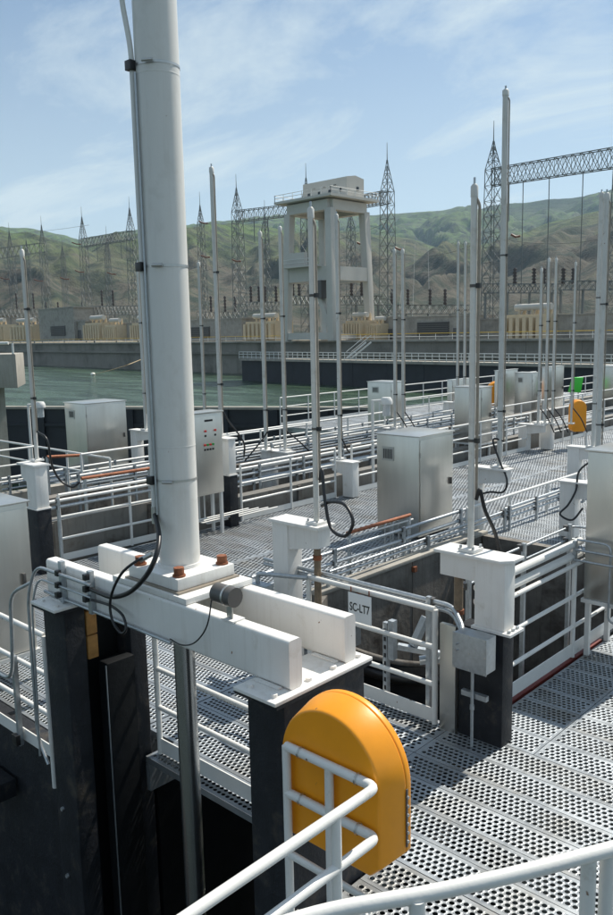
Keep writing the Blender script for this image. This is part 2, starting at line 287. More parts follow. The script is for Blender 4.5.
def hills(name, r0, r1, rows, crest, seed, kind):
    NA, NR = 760, 150; xs = np.linspace(-760, 1300, NA); vs = []; cols = []
    for i in range(NA):
        px = xs[i]; hy = 331-0.021*(px-306); d = ray(px, hy); hl = math.hypot(d.x, d.y); ux, uy = d.x/hl, d.y/hl
        sl_ = (hy-np.interp(px, rx, rows))/F/hl
        for j in range(NR):
            tt = j/(NR-1); r = r0+(r1-r0)*tt*1.25; k = min(1.0, tt*1.25)
            prof = (k**0.85) if tt <= 0.8 else 1.0-(tt-0.8)*1.5
            zc = r1*sl_*prof
            azm = math.atan2(ux, uy); p = Vector((ux*r*0.0030+seed, uy*r*0.0030, 0.3))
            wob = noise.fractal(p*1.3, 1.0, 2.0, 3)
            spur = noise.ridged_multi_fractal(Vector((azm*(9 if kind else 8)+seed*3+wob*0.8, r*0.0012+wob*0.4, 1.7)), 1.15, 2.0, 4, 1.0, 2.0)-1.15
            gul = noise.ridged_multi_fractal(p*1.6, 1.1, 2.1, 6, 1.0, 2.0)-1.1
            fine = noise.fractal(p*9, 0.8, 2.0, 5)
            env = min(1, max(0.0, k*2.2))*(1-0.86*max(0, (k-0.60)/0.40) if k < 1 else 0.14)
            z = zc + env*(r1/1500.0)*(spur*50 + gul*11 + fine*2.5)
            vs.append((ux*r, uy*r, max(z, -3.0) + 1.5))
            green = 0.12+0.46*k + (0.10 if px < 330 else -0.03) + 0.14*spur + (0.22 if kind else 0)
            rock = min(1, max(0, -spur*0.45 - gul*0.55 + fine*0.7 - 0.10))*0.72
            tree = min(1.0, max(0, (k-0.86)*7))*min(1, max(0, (px-440)/120)) if kind else min(1, max(0, (fine-0.12)*2.4 - spur*0.3))*0.5
            cols.append((min(1, max(0, green)), rock, tree, 1))
    fs = [(i*NR+j, (i+1)*NR+j, (i+1)*NR+j+1, i*NR+j+1) for i in range(NA-1) for j in range(NR-1)]
    me = bpy.data.meshes.new(name); me.from_pydata(vs, [], fs); me.polygons.foreach_set('use_smooth', [True]*len(fs))
    ca = me.color_attributes.new('cover', 'FLOAT_COLOR', 'POINT'); ca.data.foreach_set('color', [c for q in cols for c in q])
    me.materials.append(MATS['hillside']); me.update(); o = bpy.data.objects.new(name, me); COL.objects.link(o); return struct(o)
hills('hillside', 520, 1300, ry1, 0, 2.3, 0)
hills('far_hillside', 1500, 2900, ry2, 0, 8.1, 1)
# ================================================================== DECKS of perforated planks
PW = 0.305
_plank = {}
def plank_mesh(Ln, mat='grate', spec=(5, 0.0485, 0.0485, 0.0186)):
    key = (round(Ln, 3), mat, spec)
    if key in _plank: return _plank[key]
    wd = PW-0.006; nrow, cy, pitch, hr = spec; m0 = (wd-nrow*cy)/2; nc = int((Ln-0.03)/pitch); mx0 = (Ln-nc*pitch)/2
    mb = MB(); K = 8
    ang = [math.pi/4*k+math.pi/8 for k in range(K)]
    for r in range(nrow):
        y0 = m0+r*cy; off = pitch/2 if r % 2 else 0.0
        n = nc-(1 if off else 0)
        if off:
            for a0, a1 in ((mx0, mx0+off), (mx0+off+n*pitch, mx0+nc*pitch)):
                mb.add([(a0,y0,0),(a1,y0,0),(a1,y0+cy,0),(a0,y0+cy,0)], [(0,1,2,3)])
        for c in range(n):
            x0 = mx0+off+c*pitch; cxx = x0+pitch/2; cyy = y0+cy/2
            o8 = [(x0+pitch,cyy-0.001+cy*0.25,0),(x0+pitch*0.75,y0+cy,0),(x0+pitch*0.25,y0+cy,0),(x0,cyy+cy*0.25,0),(x0,cyy-cy*0.25,0),(x0+pitch*0.25,y0,0),(x0+pitch*0.75,y0,0),(x0+pitch,cyy-cy*0.25,0)]
            o8 = [(x0+pitch,y0+cy,0),(cxx,y0+cy,0),(x0,y0+cy,0),(x0,cyy,0),(x0,y0,0),(cxx,y0,0),(x0+pitch,y0,0),(x0+pitch,cyy,0)]
            a8 = [math.atan2(q[1]-cyy, q[0]-cxx) for q in o8]
            r1 = [(cxx+(hr+0.002)*math.cos(a), cyy+(hr*0.94+0.002)*math.sin(a), 0.0020) for a in a8]
            r2 = [(cxx+hr*math.cos(a), cyy+hr*0.94*math.sin(a), 0.0012) for a in a8]
            r3 = [(cxx+hr*math.cos(a), cyy+hr*0.94*math.sin(a), -0.0025) for a in a8]
            vs = o8+r1+r2+r3; fs = []
            for q in range(3):
                for k in range(K):
                    k2 = (k+1) % K; fs.append((q*K+k, q*K+k2, (q+1)*K+k2, (q+1)*K+k))
            mb.add(vs, fs)
    xe = mx0+nc*pitch
    mb.add([(0,0,0),(Ln,0,0),(Ln,m0,0),(0,m0,0)], [(0,1,2,3)]); mb.add([(0,wd-m0,0),(Ln,wd-m0,0),(Ln,wd,0),(0,wd,0)], [(0,1,2,3)])
    mb.add([(0,m0,0),(mx0,m0,0),(mx0,wd-m0,0),(0,wd-m0,0)], [(0,1,2,3)]); mb.add([(xe,m0,0),(Ln,m0,0),(Ln,wd-m0,0),(xe,wd-m0,0)], [(0,1,2,3)])
    for yy in (0, wd):                            # turned-down flanges
        mb.add([(0,yy,0.0),(Ln,yy,0.0),(Ln,yy,-0.055),(0,yy,-0.055)], [(0,1,2,3)])
    for xx in (0, Ln): mb.add([(xx,0,0),(xx,wd,0),(xx,wd,-0.055),(xx,0,-0.055)], [(0,1,2,3)])
    me = bpy.data.meshes.new('plank'); me.from_pydata(mb.v, [], mb.f); me.materials.append(MATS[mat]); me.update()
    _plank[key] = me; return me
def deck(name, x0, x1, y0, y1, z=0.0, seg=3.0, mat='grate', joints=None, spec=(5, 0.0485, 0.0485, 0.0186)):
    nrow = max(1, round((y1-y0)/PW)); mb = MB(); y1 = y0+nrow*PW
    for xx in (x0+0.03, x1-0.03): mb.box(xx-0.025, y0, z-0.30, xx+0.025, y1, z-0.062)       # stringers
    yy = y0+0.4
    while yy < y1: mb.box(x0+0.056, yy-0.03, z-0.26, x1-0.056, yy+0.03, z-0.07); yy += 1.8
    root = struct(mb.build(name, 'galv'))
    if joints is None:
        n = max(1, round((x1-x0)/seg)); joints = [x0+(x1-x0)*k/n for k in range(n+1)]
    else: joints = [x0]+[j for j in joints if x0 < j < x1]+[x1]
    for a, b_ in zip(joints[:-1], joints[1:]):
        me = plank_mesh(b_-a-0.006, mat, spec)
        for k in range(nrow):
            o = bpy.data.objects.new('plank', me); COL.objects.link(o); o.parent = root
            o.location = (a+0.003, y0+k*PW+0.003, z+random.uniform(-0.0012, 0.0012))
    return root
Y0 = 3.645
deck('cross_walkway', -14.0, -5.80, Y0-PW, Y0+7*PW, seg=2.75)
deck('gate_edge_walkway', -5.36, -3.69, Y0, Y0+PW, seg=2)
deck('gate_walkway', -5.79, -3.69, Y0+PW, Y0+7*PW, seg=2.2)
deck('corner_walkway', -7.045, -6.0, Y0+7*PW, Y0+12*PW)
deck('front_walkway', -3.69, 3.0, Y0+PW, Y0+7*PW, joints=[-0.65])
deck('near_walkway', -3.03, 3.0, Y0-8*PW, Y0+PW, joints=[0.0])
deck('right_walkway', -3.50, 3.0, Y0+7*PW, Y0+60*PW, joints=[-2.92, 0.08])
deck('main_walkway', -11.15, -7.05, Y0+7*PW, Y0+7*PW+118*PW, joints=[-9.1], spec=(4, 0.070, 0.070, 0.0285))
deck('far_walkway', -21.6, -17.2, 21.5, 21.5+66*PW, joints=[-19.4])
deck('cabinet_walkway', -19.6, -16.8, 9.9, 9.9+9*PW)
deck('bridge_walkway', -7.045, -3.51, 11.70, 11.70+34*PW, joints=[-5.3])
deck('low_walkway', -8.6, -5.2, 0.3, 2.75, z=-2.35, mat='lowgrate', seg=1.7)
# ================================================================== CHANNEL WALLS
def wallbox(name, x0, y0, z0, x1, y1, z1, mat, label=None, bev=0.0):
    o = MB().box(x0, y0, z0, x1, y1, z1).build(name, mat, bev=bev)
    return tag(o, label, 'wall') if label else struct(o)
struct(MB().box(-17.4, -30, -5.4, 14, 46, -4.2).build('channel_floor', 'dam_concrete'))
pw = MB(); pw.add([(-17.3,-30,-3.4),(14,-30,-3.4),(14,46,-3.4),(-17.3,46,-3.4)], [(0,1,2,3)]); struct(pw.build('channel_water', 'poolwater'))
wallbox('slot_wall', -14.0, 3.13, -4.3, -5.78, 3.335, -0.004, 'pier', 'dark weathered wall face below the left walkway, beside the gate slot', bev=0.01)
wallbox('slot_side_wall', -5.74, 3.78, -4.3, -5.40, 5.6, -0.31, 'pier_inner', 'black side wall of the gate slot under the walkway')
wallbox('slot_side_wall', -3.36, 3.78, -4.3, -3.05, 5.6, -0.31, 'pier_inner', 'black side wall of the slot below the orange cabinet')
# pool beyond the SC-LT7 railing: plate walls with seams
t = thing('pool_wall', (-6.9, 9.5, -4.2), 'stained brown steel wall along the left side of the open pool', 'wall')
for k in range(4):
    MB().box(-6.97, 7.45+k*1.04, -4.2, -6.82-0.006*(k % 2), 7.45+(k+1)*1.04-0.006, 0.10).build('panel', 'poolwall', t)
MB().box(-7.0, 7.42, 0.10, -6.79, 11.64, 0.155).build('cap', 'concrete', t, bev=0.008)
q = MB(); q.prism([(0,0),(0.13,0),(0.13,4.3),(0,4.3)], (-5.95, 5.85, -4.2), (0.46, 0.88, 0), (0,0,1), (-0.87, 1.58, 0)); q.build('angled_panel', 'poolwall', t)
for k in range(3): MB().box(-6.82, 8.2+k*1.3, -0.06, -6.765, 8.27+k*1.3, 0.02).build('lug', 'rust', t)
t = thing('pool_wall', (-5.2, 11.6, -4.2), 'stained brown steel wall closing the far end of the pool', 'wall')
for k in range(3): MB().box(-6.80+k*1.08, 11.48-0.005*(k % 2), -4.2, -6.80+(k+1)*1.08-0.006, 11.62, 0.10).build('panel', 'poolwall', t)
t = thing('pool_wall', (-3.6, 8.6, -4.2), 'dark wall under the right pipe railing of the pool', 'wall')
for k in range(5): MB().box(-3.78-0.004*(k % 2), 5.95+k*1.12, -4.2, -3.62, 5.95+(k+1)*1.12-0.006, -0.075).build('panel', 'poolwall', t)
MB().box(-3.61, 5.8, -0.3, -3.54, 8.6, -0.008).build('red_trim', 'redtrim', t)
# curved top lip of the gate body inside the pool
cp = [onz(x, y, -0.45) for x, y in [(318, 618), (338, 640), (362, 652), (395, 661), (425, 664), (452, 662), (490, 650)]]
cp = smooth_path(cp, 5); mb = MB(); n = len(cp); vs = []
for p in cp: vs += [p, p+Vector((0,0,-1.6)), p+Vector((0.05,-0.10,-1.6)), p+Vector((0.05,-0.10,0))]
fs = []
for i in range(n-1):
    for k in range(4): fs.append((i*4+k, i*4+(k+1) % 4, (i+1)*4+(k+1) % 4, (i+1)*4+k))
mb.add(vs, fs, True); tt = thing('curved_gate', cp[n//2]-Vector((0,0,1.6)), 'dark curved gate plate with rusty rim inside the pool', 'gate')
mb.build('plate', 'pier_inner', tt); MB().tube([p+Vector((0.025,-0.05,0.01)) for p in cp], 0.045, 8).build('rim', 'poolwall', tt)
MB().tube([p+Vector((0.03,-0.13,-0.16)) for p in cp], 0.06, 8).build('seal', 'black', tt)
# supporting mass below the main walkway and between channels
wallbox('channel_wall', -7.05, 11.66, -4.2, -6.9, 45, -0.32, 'poolwall', 'dark channel wall under the right edge of the main walkway')
t = thing('channel_wall', (-11.6, 6.3, -4.2), 'stained plate wall of the next channel behind the left walkway railing', 'wall')
for k in range(20): MB().box(-11.75, 6.3+k*1.9, -4.2, -11.48-0.008*(k % 2), 6.3+(k+1)*1.9-0.01, 0.62 if k < 2 else 0.36).build('panel', 'plate', t)
for k in range(12): MB().box(-11.472, 6.22+k*1.9, -0.3, -11.44, 6.32+k*1.9, 0.60 if k < 2 else 0.34).build('rib', 'poolwall', t)
wallbox('channel_wall', -14.3, 7.5, -4.2, -14.0, 45, 0.45, 'poolwall', 'brown channel wall between the two rows of hoist poles')
wallbox('channel_wall', -17.1, 6.0, -4.2, -16.8, 45, 0.1, 'concrete', 'concrete channel wall along the far walkway')
# ================================================================== BUILDERS
def rail(label, pts, levels=(1.07, 0.72, 0.37), posts=None, r=0.024, toe=True, zb=0.0, mat='rail', group=None, name='guard_railing', toe_h=0.11, bottom=0.0, cat='railing'):
    P = [Vector((p[0], p[1], 0)) for p in pts]; t = thing(name, (P[0].x, P[0].y, zb), label, cat, group)
    for k, h in enumerate(levels):
        MB().tube(fillet([p+Vector((0,0,zb+h)) for p in P], 0.05) if len(P) > 2 else [p+Vector((0,0,zb+h)) for p in P], r if k == 0 else r*0.9, 10).build('top_rail' if k == 0 else 'mid_rail', mat, t)
    if posts is None:
        posts = []
        for a, b_ in zip(P[:-1], P[1:]):
            n = max(1, round((b_-a).length/1.55)); posts += [a.lerp(b_, k/n) for k in range(n)]
        posts.append(P[-1])
    else: posts = [Vector((p[0], p[1], 0)) for p in posts]
    for p in posts: MB().tube([p+Vector((0,0,zb+bottom)), p+Vector((0,0,zb+levels[0]))], r, 10).build('post', mat, t)
    if toe:
        for a, b_ in zip(P[:-1], P[1:]): MB().bar(a+Vector((0,0,zb+toe_h/2+0.012)), b_+Vector((0,0,zb+toe_h/2+0.012)), 0.010, toe_h).build('toe_board', mat, t)
    return t
def pole(x, y, z0, z1, r, label, conduit=True, hose=None, side=-1, group='slender white hoist cylinders'):
    t = thing('hoist_cylinder', (x, y, z0), label, 'hoist pole', group); r *= 0.54; RC = max(r, 0.03)
    MB().tube([(x,y,z0), (x,y,z1-0.10)], r, 20).build('barrel', 'polewhite', t)
    MB().tube([(x,y,z1-0.10), (x,y,z1-0.02), (x,y,z1)], [r*1.15, r*1.15, r*0.6], 16).build('end_cap', 'polewhite', t)
    MB().tube([(x,y,z1), (x,y,z1+0.05)], r*0.35, 8).build('vent_plug', 'galv', t)
    fl = MB().box(x-RC*2.6, y-RC*2.6, z0+0.001, x+RC*2.6, y+RC*2.6, z0+0.03).build('base_flange', 'white', t, bev=0.004)
    for sx in (-1, 1):
        for sy in (-1, 1): MB().tube([(x+sx*RC*2, y+sy*RC*2, z0+0.03), (x+sx*RC*2, y+sy*RC*2, z0+0.055)], 0.012, 6).build('bolt', 'galv', fl)
    if conduit:                                    # small hydraulic line up the barrel
        d = (rt*0.75 - fh*0.45).normalized()*(r+0.018); cx, cy = x+d.x, y+d.y; rc = 0.012
        zt = z1-0.16
        MB().tube(fillet([(cx,cy,z0+0.45), (cx,cy,zt), (x+d.x*0.3,y+d.y*0.3,zt+0.06)], 0.05), rc, 8).build('conduit', 'brownpipe', t)
        k = 0; zz = z0+0.95
        while zz < z1-0.3:
            MB().tube([(x,y,zz-0.012), (x,y,zz+0.012)], r+0.004, 16, cap=False).build('clamp', 'grey', t)
            MB().box(cx-0.018, cy-0.018, zz-0.02, cx+0.018, cy+0.018, zz+0.02).build('clamp_block', 'black', t); zz += (z1-z0)*0.42
        if hose: MB().tube(smooth_path([(cx,cy,z0+0.45)]+hose, 7), 0.017, 8).build('hose', 'black', t)
    return t
def pedestal(x, y, w, d, z0, z1, reach, label, dark=0.0, thick=0.035, name='hoist_pedestal'):
    # column at (x,y) footprint w x d; cantilever bracket reaching along X by `reach`
    t = thing(name, (x, y, z0), label, 'pedestal'); d *= 0.66
    if dark > 0: MB().box(x-w/2, y-d/2, z0, x+w/2, y+d/2, z0+dark).build('lower_post', 'pier', t, bev=0.006)
    MB().box(x-w/2+0.012, y-d/2+0.012, z0+dark+0.02, x+w/2-0.012, y+d/2-0.012, z1-thick).build('column', 'white', t, bev=0.008)
    if dark > 0: MB().box(x-w/2-0.01, y-d/2-0.01, z0+dark, x+w/2+0.01, y+d/2+0.01, z0+dark+0.02).build('flange', 'white', t)
    xe = x+reach; a, b_ = sorted((x+math.copysign(w/2-0.012, reach), xe))
    s = math.copysign(1, reach)
    prof = [(s*(w/2-0.014), -0.26), (s*abs(reach), -0.19), (s*abs(reach), 0), (s*(w/2-0.014), 0)]
    MB().prism(prof, (x, y-d*0.36, z1-thick), (1,0,0), (0,0,1), (0, d*0.72, 0)).build('bracket', 'white', t)
    X0, X1 = sorted((x-s*(w/2+0.012), xe+s*0.03))
    MB().box(X0, y-d/2-0.015, z1-thick+0.002, X1, y+d/2+0.015, z1).build('top_plate', 'white', t, bev=0.004)
    return t
def cabinet(x0, y0, z0, x1, y1, z1, label, legs=0.0, vent=None, panel=None, door=('x',), lid=0.03, group=None):
    t = thing('steel_cabinet', ((x0+x1)/2, (y0+y1)/2, z0-legs), label, 'cabinet', group)
    MB().box(x0, y0, z0, x1, y1, z1).build('body', 'steel', t, bev=0.008)
    e = 0.025; MB().prism([(x0-e,0),(x1+e,0),(x1+e,0.02),(x0-e,0.02)], (0, y0-e, z1+0.003), (1,0,0), (0,0,1), (0, y1-y0+2*e, 0)).build('roof', 'steel', t, bev=0.006)
    dx = MB().box(x1+0.003, y0+0.03, z0+0.05, x1+0.016, y1-0.03, z1-0.05).build('door', 'steel', t, bev=0.004)
    MB().box(x1+0.016, y1-0.12, (z0+z1)/2-0.06, x1+0.05, y1-0.09, (z0+z1)/2+0.06).build('handle', 'grey', dx, bev=0.004)
    for zz in (z0+0.25, z1-0.3): MB().tube([(x1+0.02, y0+0.03, zz-0.04), (x1+0.02, y0+0.03, zz+0.04)], 0.010, 8).build('hinge', 'steel_trim', dx)
    if vent:
        vx, vz, vw, vh = vent
        v = MB().box(vx, y0-0.010, vz, vx+vw, y0-0.0025, vz+vh).build('vent', 'steel_trim', t)
        for k in range(6): MB().box(vx+vw*(0.12+k*0.135), y0-0.013, vz+vh*0.15, vx+vw*(0.12+k*0.135)+vw*0.07, y0-0.0102, vz+vh*0.85).build('slot', 'black', v)
    if legs > 0:
        for sx in (x0+0.04, x1-0.04):
            for sy in (y0+0.04, y1-0.04): MB().box(sx-0.025, sy-0.025, z0-legs, sx+0.025, sy+0.025, z0-0.002).build('leg', 'rail', t)
        MB().box(x0-0.02, y0-0.02, z0-0.045, x1+0.02, y1+0.02, z0-0.003).build('base_frame', 'rail', t)
    return t
def conduit_run(label, pts, n=2, gap=0.09, r=0.02, zs=None, strut=1.6, zb=0.0, mats=('galv',), rust=None, name='pipe_run', top=None):
    # bundle of parallel pipes on strut posts
    P = [Vector(p) for p in pts]; t = thing(name, (P[0].x, P[0].y, zb), label, 'pipes')
    for k in range(n):
        off = Vector((0, 0, -k*gap)); MB().tube(fillet([p+off for p in P], 0.1), r if k < 2 else r*0.7, 9).build('pipe', mats[k % len(mats)], t)
    for a, b_ in zip(P[:-1], P[1:]):
        if (b_-a).length < 0.7: continue
        m_ = max(1, int((b_-a).length/strut))
        for k in range(m_+1):
            p = a.lerp(b_, (k+0.12)/(m_+0.24)); sd = (b_-a).cross(UP).normalized()*0.035
            MB().bar(Vector((p.x,p.y,zb))+sd, Vector((p.x,p.y,p.z+0.05))+sd, 0.04, 0.04).build('strut', 'galv', t)
            for j in range(n): MB().box(p.x-0.03, p.y-0.03, p.z-j*gap-0.03, p.x+0.03, p.y+0.03, p.z-j*gap+0.03).build('clamp', 'grey', t)
    return t
def lifebuoy_cabinet(p, w, h, d, label, ax=Vector((1,0,0)), hinge=True):
    # D-topped ring buoy box: back at p (bottom centre), width along ax, depth along ay away from it
    ay = UP.cross(ax); t = thing('lifebuoy_cabinet', p, label, 'buoy cabinet', 'orange ring buoy cabinets')
    n = 32; rr = w/2
    def prof(k, cut): return [(-rr*k+cut, 0.0)] + [(-rr*k, cut)] + [(math.cos(math.pi-math.pi*i/n)*rr*k, h-rr+math.sin(math.pi*i/n)*rr*k) for i in range(n+1)] + [(rr*k, cut), (rr*k-cut, 0.0)]
    A = prof(1.0, 0.09); B = prof(0.875, 0.06); B2 = prof(0.90, 0.06); C_ = prof(0.975, 0.09); m_ = len(A)
    for nm, rings in (('body', [(B, 0.0), (B2, 0.014), (A, d*0.72)]), ('door', [(C_, d*0.722), (A, d*0.74), (A, d*0.90), (B2, d)])):
        vs = []; fs = []
        for pr, q in rings: vs += [Vector(p)+ax*a+UP*b_+ay*q for a, b_ in pr]
        for i in range(len(rings)-1):
            for j in range(m_): fs.append((i*m_+j, (i+1)*m_+j, (i+1)*m_+(j+1) % m_, i*m_+(j+1) % m_))
        k = len(rings)-1; fs += [tuple(range(m_)), tuple(range(k*m_, k*m_+m_))[::-1]]
        mb = MB(); mb.add(vs, fs); ob = mb.build(nm, 'orange', t, bev=0.008, seg=3, rnd=True)
    if hinge:
        c = Vector(p)+ax*(rr+0.003)+ay*(d*0.73)
        hg = MB().bar(c+UP*0.12, c+UP*(h-rr-0.01), 0.012, 0.006, up=ax).build('hinge', 'grey', t)
        for i in range(6): q = c+ax*0.003+UP*(0.15+i*(h-rr-0.2)/5); MB().tube([q, q+ax*0.008], 0.008, 6).build('rivet', 'galv', hg)
    return t
# ================================================================== FOREGROUND: gate hoist on two piers
for side, (xa, xb), lab in ((-1, (-5.74, -5.42), 'dark weathered steel guide pier under the left end of the white beams'), (1, (-3.36, -3.05), 'dark steel guide pier behind the orange buoy cabinet')):
    t = thing('guide_pier', ((xa+xb)/2, 3.37, -4.2), lab, 'pier')
    if side > 0:
        MB().box(xa, 3.02, -4.2, xb, 3.74, 1.415).build('column', 'pier', t, bev=0.012)
    else:
        MB().box(xa, 3.02, -4.2, xb, 3.20, 1.415).build('column', 'pier', t, bev=0.015)
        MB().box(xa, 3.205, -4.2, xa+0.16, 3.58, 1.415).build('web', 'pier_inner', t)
        MB().box(xa, 3.585, -4.2, xb+0.03, 3.74, 1.415).build('rear_column', 'pier', t, bev=0.012)
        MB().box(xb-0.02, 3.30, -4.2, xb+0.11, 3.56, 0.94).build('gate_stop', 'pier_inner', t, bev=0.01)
        MB().box(xb+0.098, 3.292, -4.0, xb+0.108, 3.298, 0.93).build('edge_strip', 'galv', t)
        for zz in (-0.3, -0.9, -1.5): MB().tube([(xa+0.1, 3.02, zz), (xa+0.1, 3.0, zz)], 0.018, 6).build('bolt', 'galv', t)
        for k in range(2): MB().box(xb-0.10, 3.208, 0.98+k*0.2, xb+0.004, 3.30, 1.17+k*0.2).build('wear_strip', 'wear', t, bev=0.006)
    pl = MB().box(xa-0.02, 2.94, 1.417, xb+0.02, 3.79, 1.438).build('dark_shim', 'pier', t)
    pp = MB().box(xa-0.02, 2.93, 1.440, xb+0.02, 3.80, 1.462).build('bearing_plate', 'white', t, bev=0.004)
    for bx, by in ((xa+0.06, 2.99), (xb-0.05, 2.99), (xa+0.06, 3.28), (xb-0.05, 3.28), (xb-0.05, 3.50), (xb-0.05, 3.74), (xa+0.06, 3.74)):
        MB().tube([(bx,by,1.462), (bx,by,1.482)], 0.022, 6).build('bolt', 'white', pp)
def rounded_beam(name, x0, x1, y0, y1, z0, z1, r, mat, parent):
    prof = []
    for cx, cy, a0 in ((y1-r, z1-r, 0), (y0+r, z1-r, 90), (y0+r, z0+r, 180), (y1-r, z0+r, 270)):
        for k in range(6): a = R(a0+k*18); prof.append((cx+r*math.cos(a), cy+r*math.sin(a)))
    n = len(prof); vs = [(x0, a, b_) for a, b_ in prof]+[(x1, a, b_) for a, b_ in prof]
    mb = MB(); mb.add(vs, [(i, n+i, n+(i+1) % n, (i+1) % n) for i in range(n)], True)
    mb.add(vs[:n], [tuple(range(n))]); mb.add(vs[n:], [tuple(range(n))[::-1]]); return mb.build(name, mat, parent)
HX, HY = -4.44, 3.40
t = thing('gate_hoist', (HX, HY, 1.463), 'big white gate hoist cylinder standing on two white box beams in the foreground', 'hoist')
HO = t
rounded_beam('beam', -5.78, -3.08, 3.10, 3.205, 1.464, 1.762, 0.022, 'white', t)
rounded_beam('beam', -5.82, -3.09, 3.60, 3.705, 1.464, 1.762, 0.022, 'white', t)
for xx in (-3.24, -5.6):
    for yy in (3.095, 3.595): MB().box(xx-0.10, yy-0.03, 1.464, xx+0.10, yy, 1.474).build('weld_tab', 'white', t)
bp_ = MB().box(-4.86, 3.11, 1.765, -4.02, 3.70, 1.805).build('base_plate', 'white', t, bev=0.004)
MB().box(-4.73, 3.13, 1.807, -4.12, 3.67, 1.818).build('shim', 'brownpipe', t)
fl = MB().box(-4.71, 3.15, 1.82, -4.15, 3.65, 1.90).build('flange', 'white', t, bev=0.006)
for sx in (-4.65, -4.21):
    for sy in (3.21, 3.59):
        MB().tube([(sx,sy,1.90), (sx,sy,1.912)], 0.045, 14).build('washer', 'rust', fl)
        MB().tube([(sx,sy,1.912), (sx,sy,1.962)], 0.038, 6).build('nut', 'rust', fl)
rB = 0.142
MB().tube([(HX,HY,1.90), (HX,HY,9.2)], rB, 48).build('barrel', 'barrelwhite', t)
MB().tube([(HX,HY,1.90), (HX,HY,1.925)], rB+0.012, 48).build('weld_ring', 'white', t)
MB().tube([(HX,HY,9.2), (HX,HY,9.3)], rB+0.03, 48).build('head_cap', 'white', t)
cd = Vector((HX-0.078, HY-0.142, 0)); kz = [zfor((HX,HY), y) for y in (478, 267, 68)]
MB().tube(fillet([(cd.x,cd.y,2.28), (cd.x,cd.y,kz[2]+0.1), (cd.x-0.05,cd.y-0.02,kz[2]+0.42), (cd.x-0.05,cd.y-0.02,9.1)], 0.1), 0.017, 10).build('conduit', 'rail', t)
MB().tube([(cd.x+0.045,cd.y-0.01,2.28), (cd.x+0.045,cd.y-0.01,kz[2]-0.05)], 0.008, 8).build('conduit', 'galv', t)
for z in (2.75, 5.15, 7.4): MB().tube([(HX,HY,z-0.006), (HX,HY,z), (HX,HY,z+0.006)], [rB+0.0003, rB+0.0018, rB+0.0003], 48, cap=False).build('weld_seam', 'barrelwhite', t)
for z in kz:
    MB().tube([(HX,HY,z-0.008), (HX,HY,z+0.008)], rB+0.003, 48, cap=False).build('strap', 'steel_trim', t)
    MB().box(cd.x-0.03, cd.y-0.035, z-0.03, cd.x+0.03, cd.y+0.02, z+0.03).build('clamp_block', 'black', t, bev=0.004)
    q = Vector((HX,HY,z))+Vector((0.09,-0.145,0)); MB().tube([q-Vector((0.03,0.02,0)), q+Vector((0.03,0.02,0))], 0.011, 8).build('strap_screw', 'steel_trim', t)
YP = 3.055
def yp(pts, Y=YP): return [ony(x, y, Y) for x, y in pts]
top_h = Vector((cd.x, cd.y, 2.28))
MB().tube(smooth_path([top_h]+[ony(x, y, Y) for x, y, Y in [(159, 535, 3.16), (156, 556, 3.06), (146, 576, 3.02), (130, 592, 3.02), (113, 597, 3.04), (100, 593, 3.05)]]+yp([(91, 589)])), 0.017, 10).build('hose', 'black', t)
MB().tube([top_h-Vector((0,0,0.07)), top_h+Vector((0,0,0.05))], 0.022, 10).build('fitting', 'steel_trim', t)
MB().tube(smooth_path([ony(x, y, Y) for x, y, Y in [(148, 556, 3.13), (135, 562, 3.05), (122, 573, 3.0), (113, 590, 3.0), (110, 606, 3.0), (113, 622, 3.0), (121, 633, 3.0), (126, 629, 3.01), (123, 616, 3.03), (113, 607, 3.05), (103, 603, 3.055), (92, 600, 3.055)]]), 0.010, 8).build('hose', 'black', t)
MB().tube([ony(140, 560, 3.09), ony(152, 554, 3.14)], 0.018, 10).build('fitting', 'steel_trim', t)
for px in (62, 90):
    p = ony(px, 585, 3.07); MB().box(p.x-0.022, 3.058, 1.47, p.x+0.022, 3.097, 1.80).build('strut', 'galv', t, bev=0.003)
    for yy in (575, 587, 597): q = ony(px-4, yy+(2 if px > 70 else -2), 3.04); MB().box(q.x-0.02, 3.02, q.z-0.022, q.x+0.02, 3.057, q.z+0.022).build('clamp', 'black', t, bev=0.003)
pz = [ony(70, 578, 3.04).z, ony(70, 590, 3.04).z, ony(70, 603, 3.04).z]
xl = ony(36, 570, 3.04).x; sc_ = ony(226, 595, 3.12)
MB().tube(fillet([(ony(91,589,3.04).x,3.04,pz[0]), (xl,3.04,pz[0]), (xl-0.09,3.0,pz[0]-0.25), (xl-0.09,2.99,0.25), (xl+0.06,2.99,0.05)], 0.12), 0.013, 9).build('pipe', 'galv', t)
MB().tube(fillet([(ony(91,600,3.04).x,3.04,pz[1]), (xl+0.02,3.04,pz[1]), (xl-0.03,3.0,pz[1]-0.22), (xl-0.03,2.97,0.1)], 0.12), 0.009, 8).build('pipe', 'galv', t)
MB().tube([(ony(170,638,3.07).x,3.075,1.485), (xl+0.05,3.075,1.50)], 0.012, 8).build('pipe', 'galv', t)
MB().tube(smooth_path(yp([(170,639)], 3.07)+[ony(x, y, 3.03) for x, y in [(182, 645), (194, 643), (204, 632), (209, 618)]]+[sc_-Vector((0.11,0.02,0.03)), sc_-Vector((0.09,0,0))]), 0.005, 6).build('cable', 'black', t)
se = MB().tube([sc_-Vector((0.085,0,0)), sc_+Vector((0.085,0,0))], 0.062, 20).build('position_sensor', 'grey', t)
MB().tube([sc_+Vector((0.015,0,0)), sc_+Vector((0.03,0,0))], 0.066, 20).build('sensor_strap', 'steel_trim', se)
MB().tube([sc_-Vector((0.10,0,0)), sc_-Vector((0.085,0,0))], 0.045, 16).build('sensor_cap', 'black', se)
MB().box(sc_.x-0.02, 3.09, 1.763, sc_.x+0.09, 3.19, 1.772).build('bracket', 'white', t)
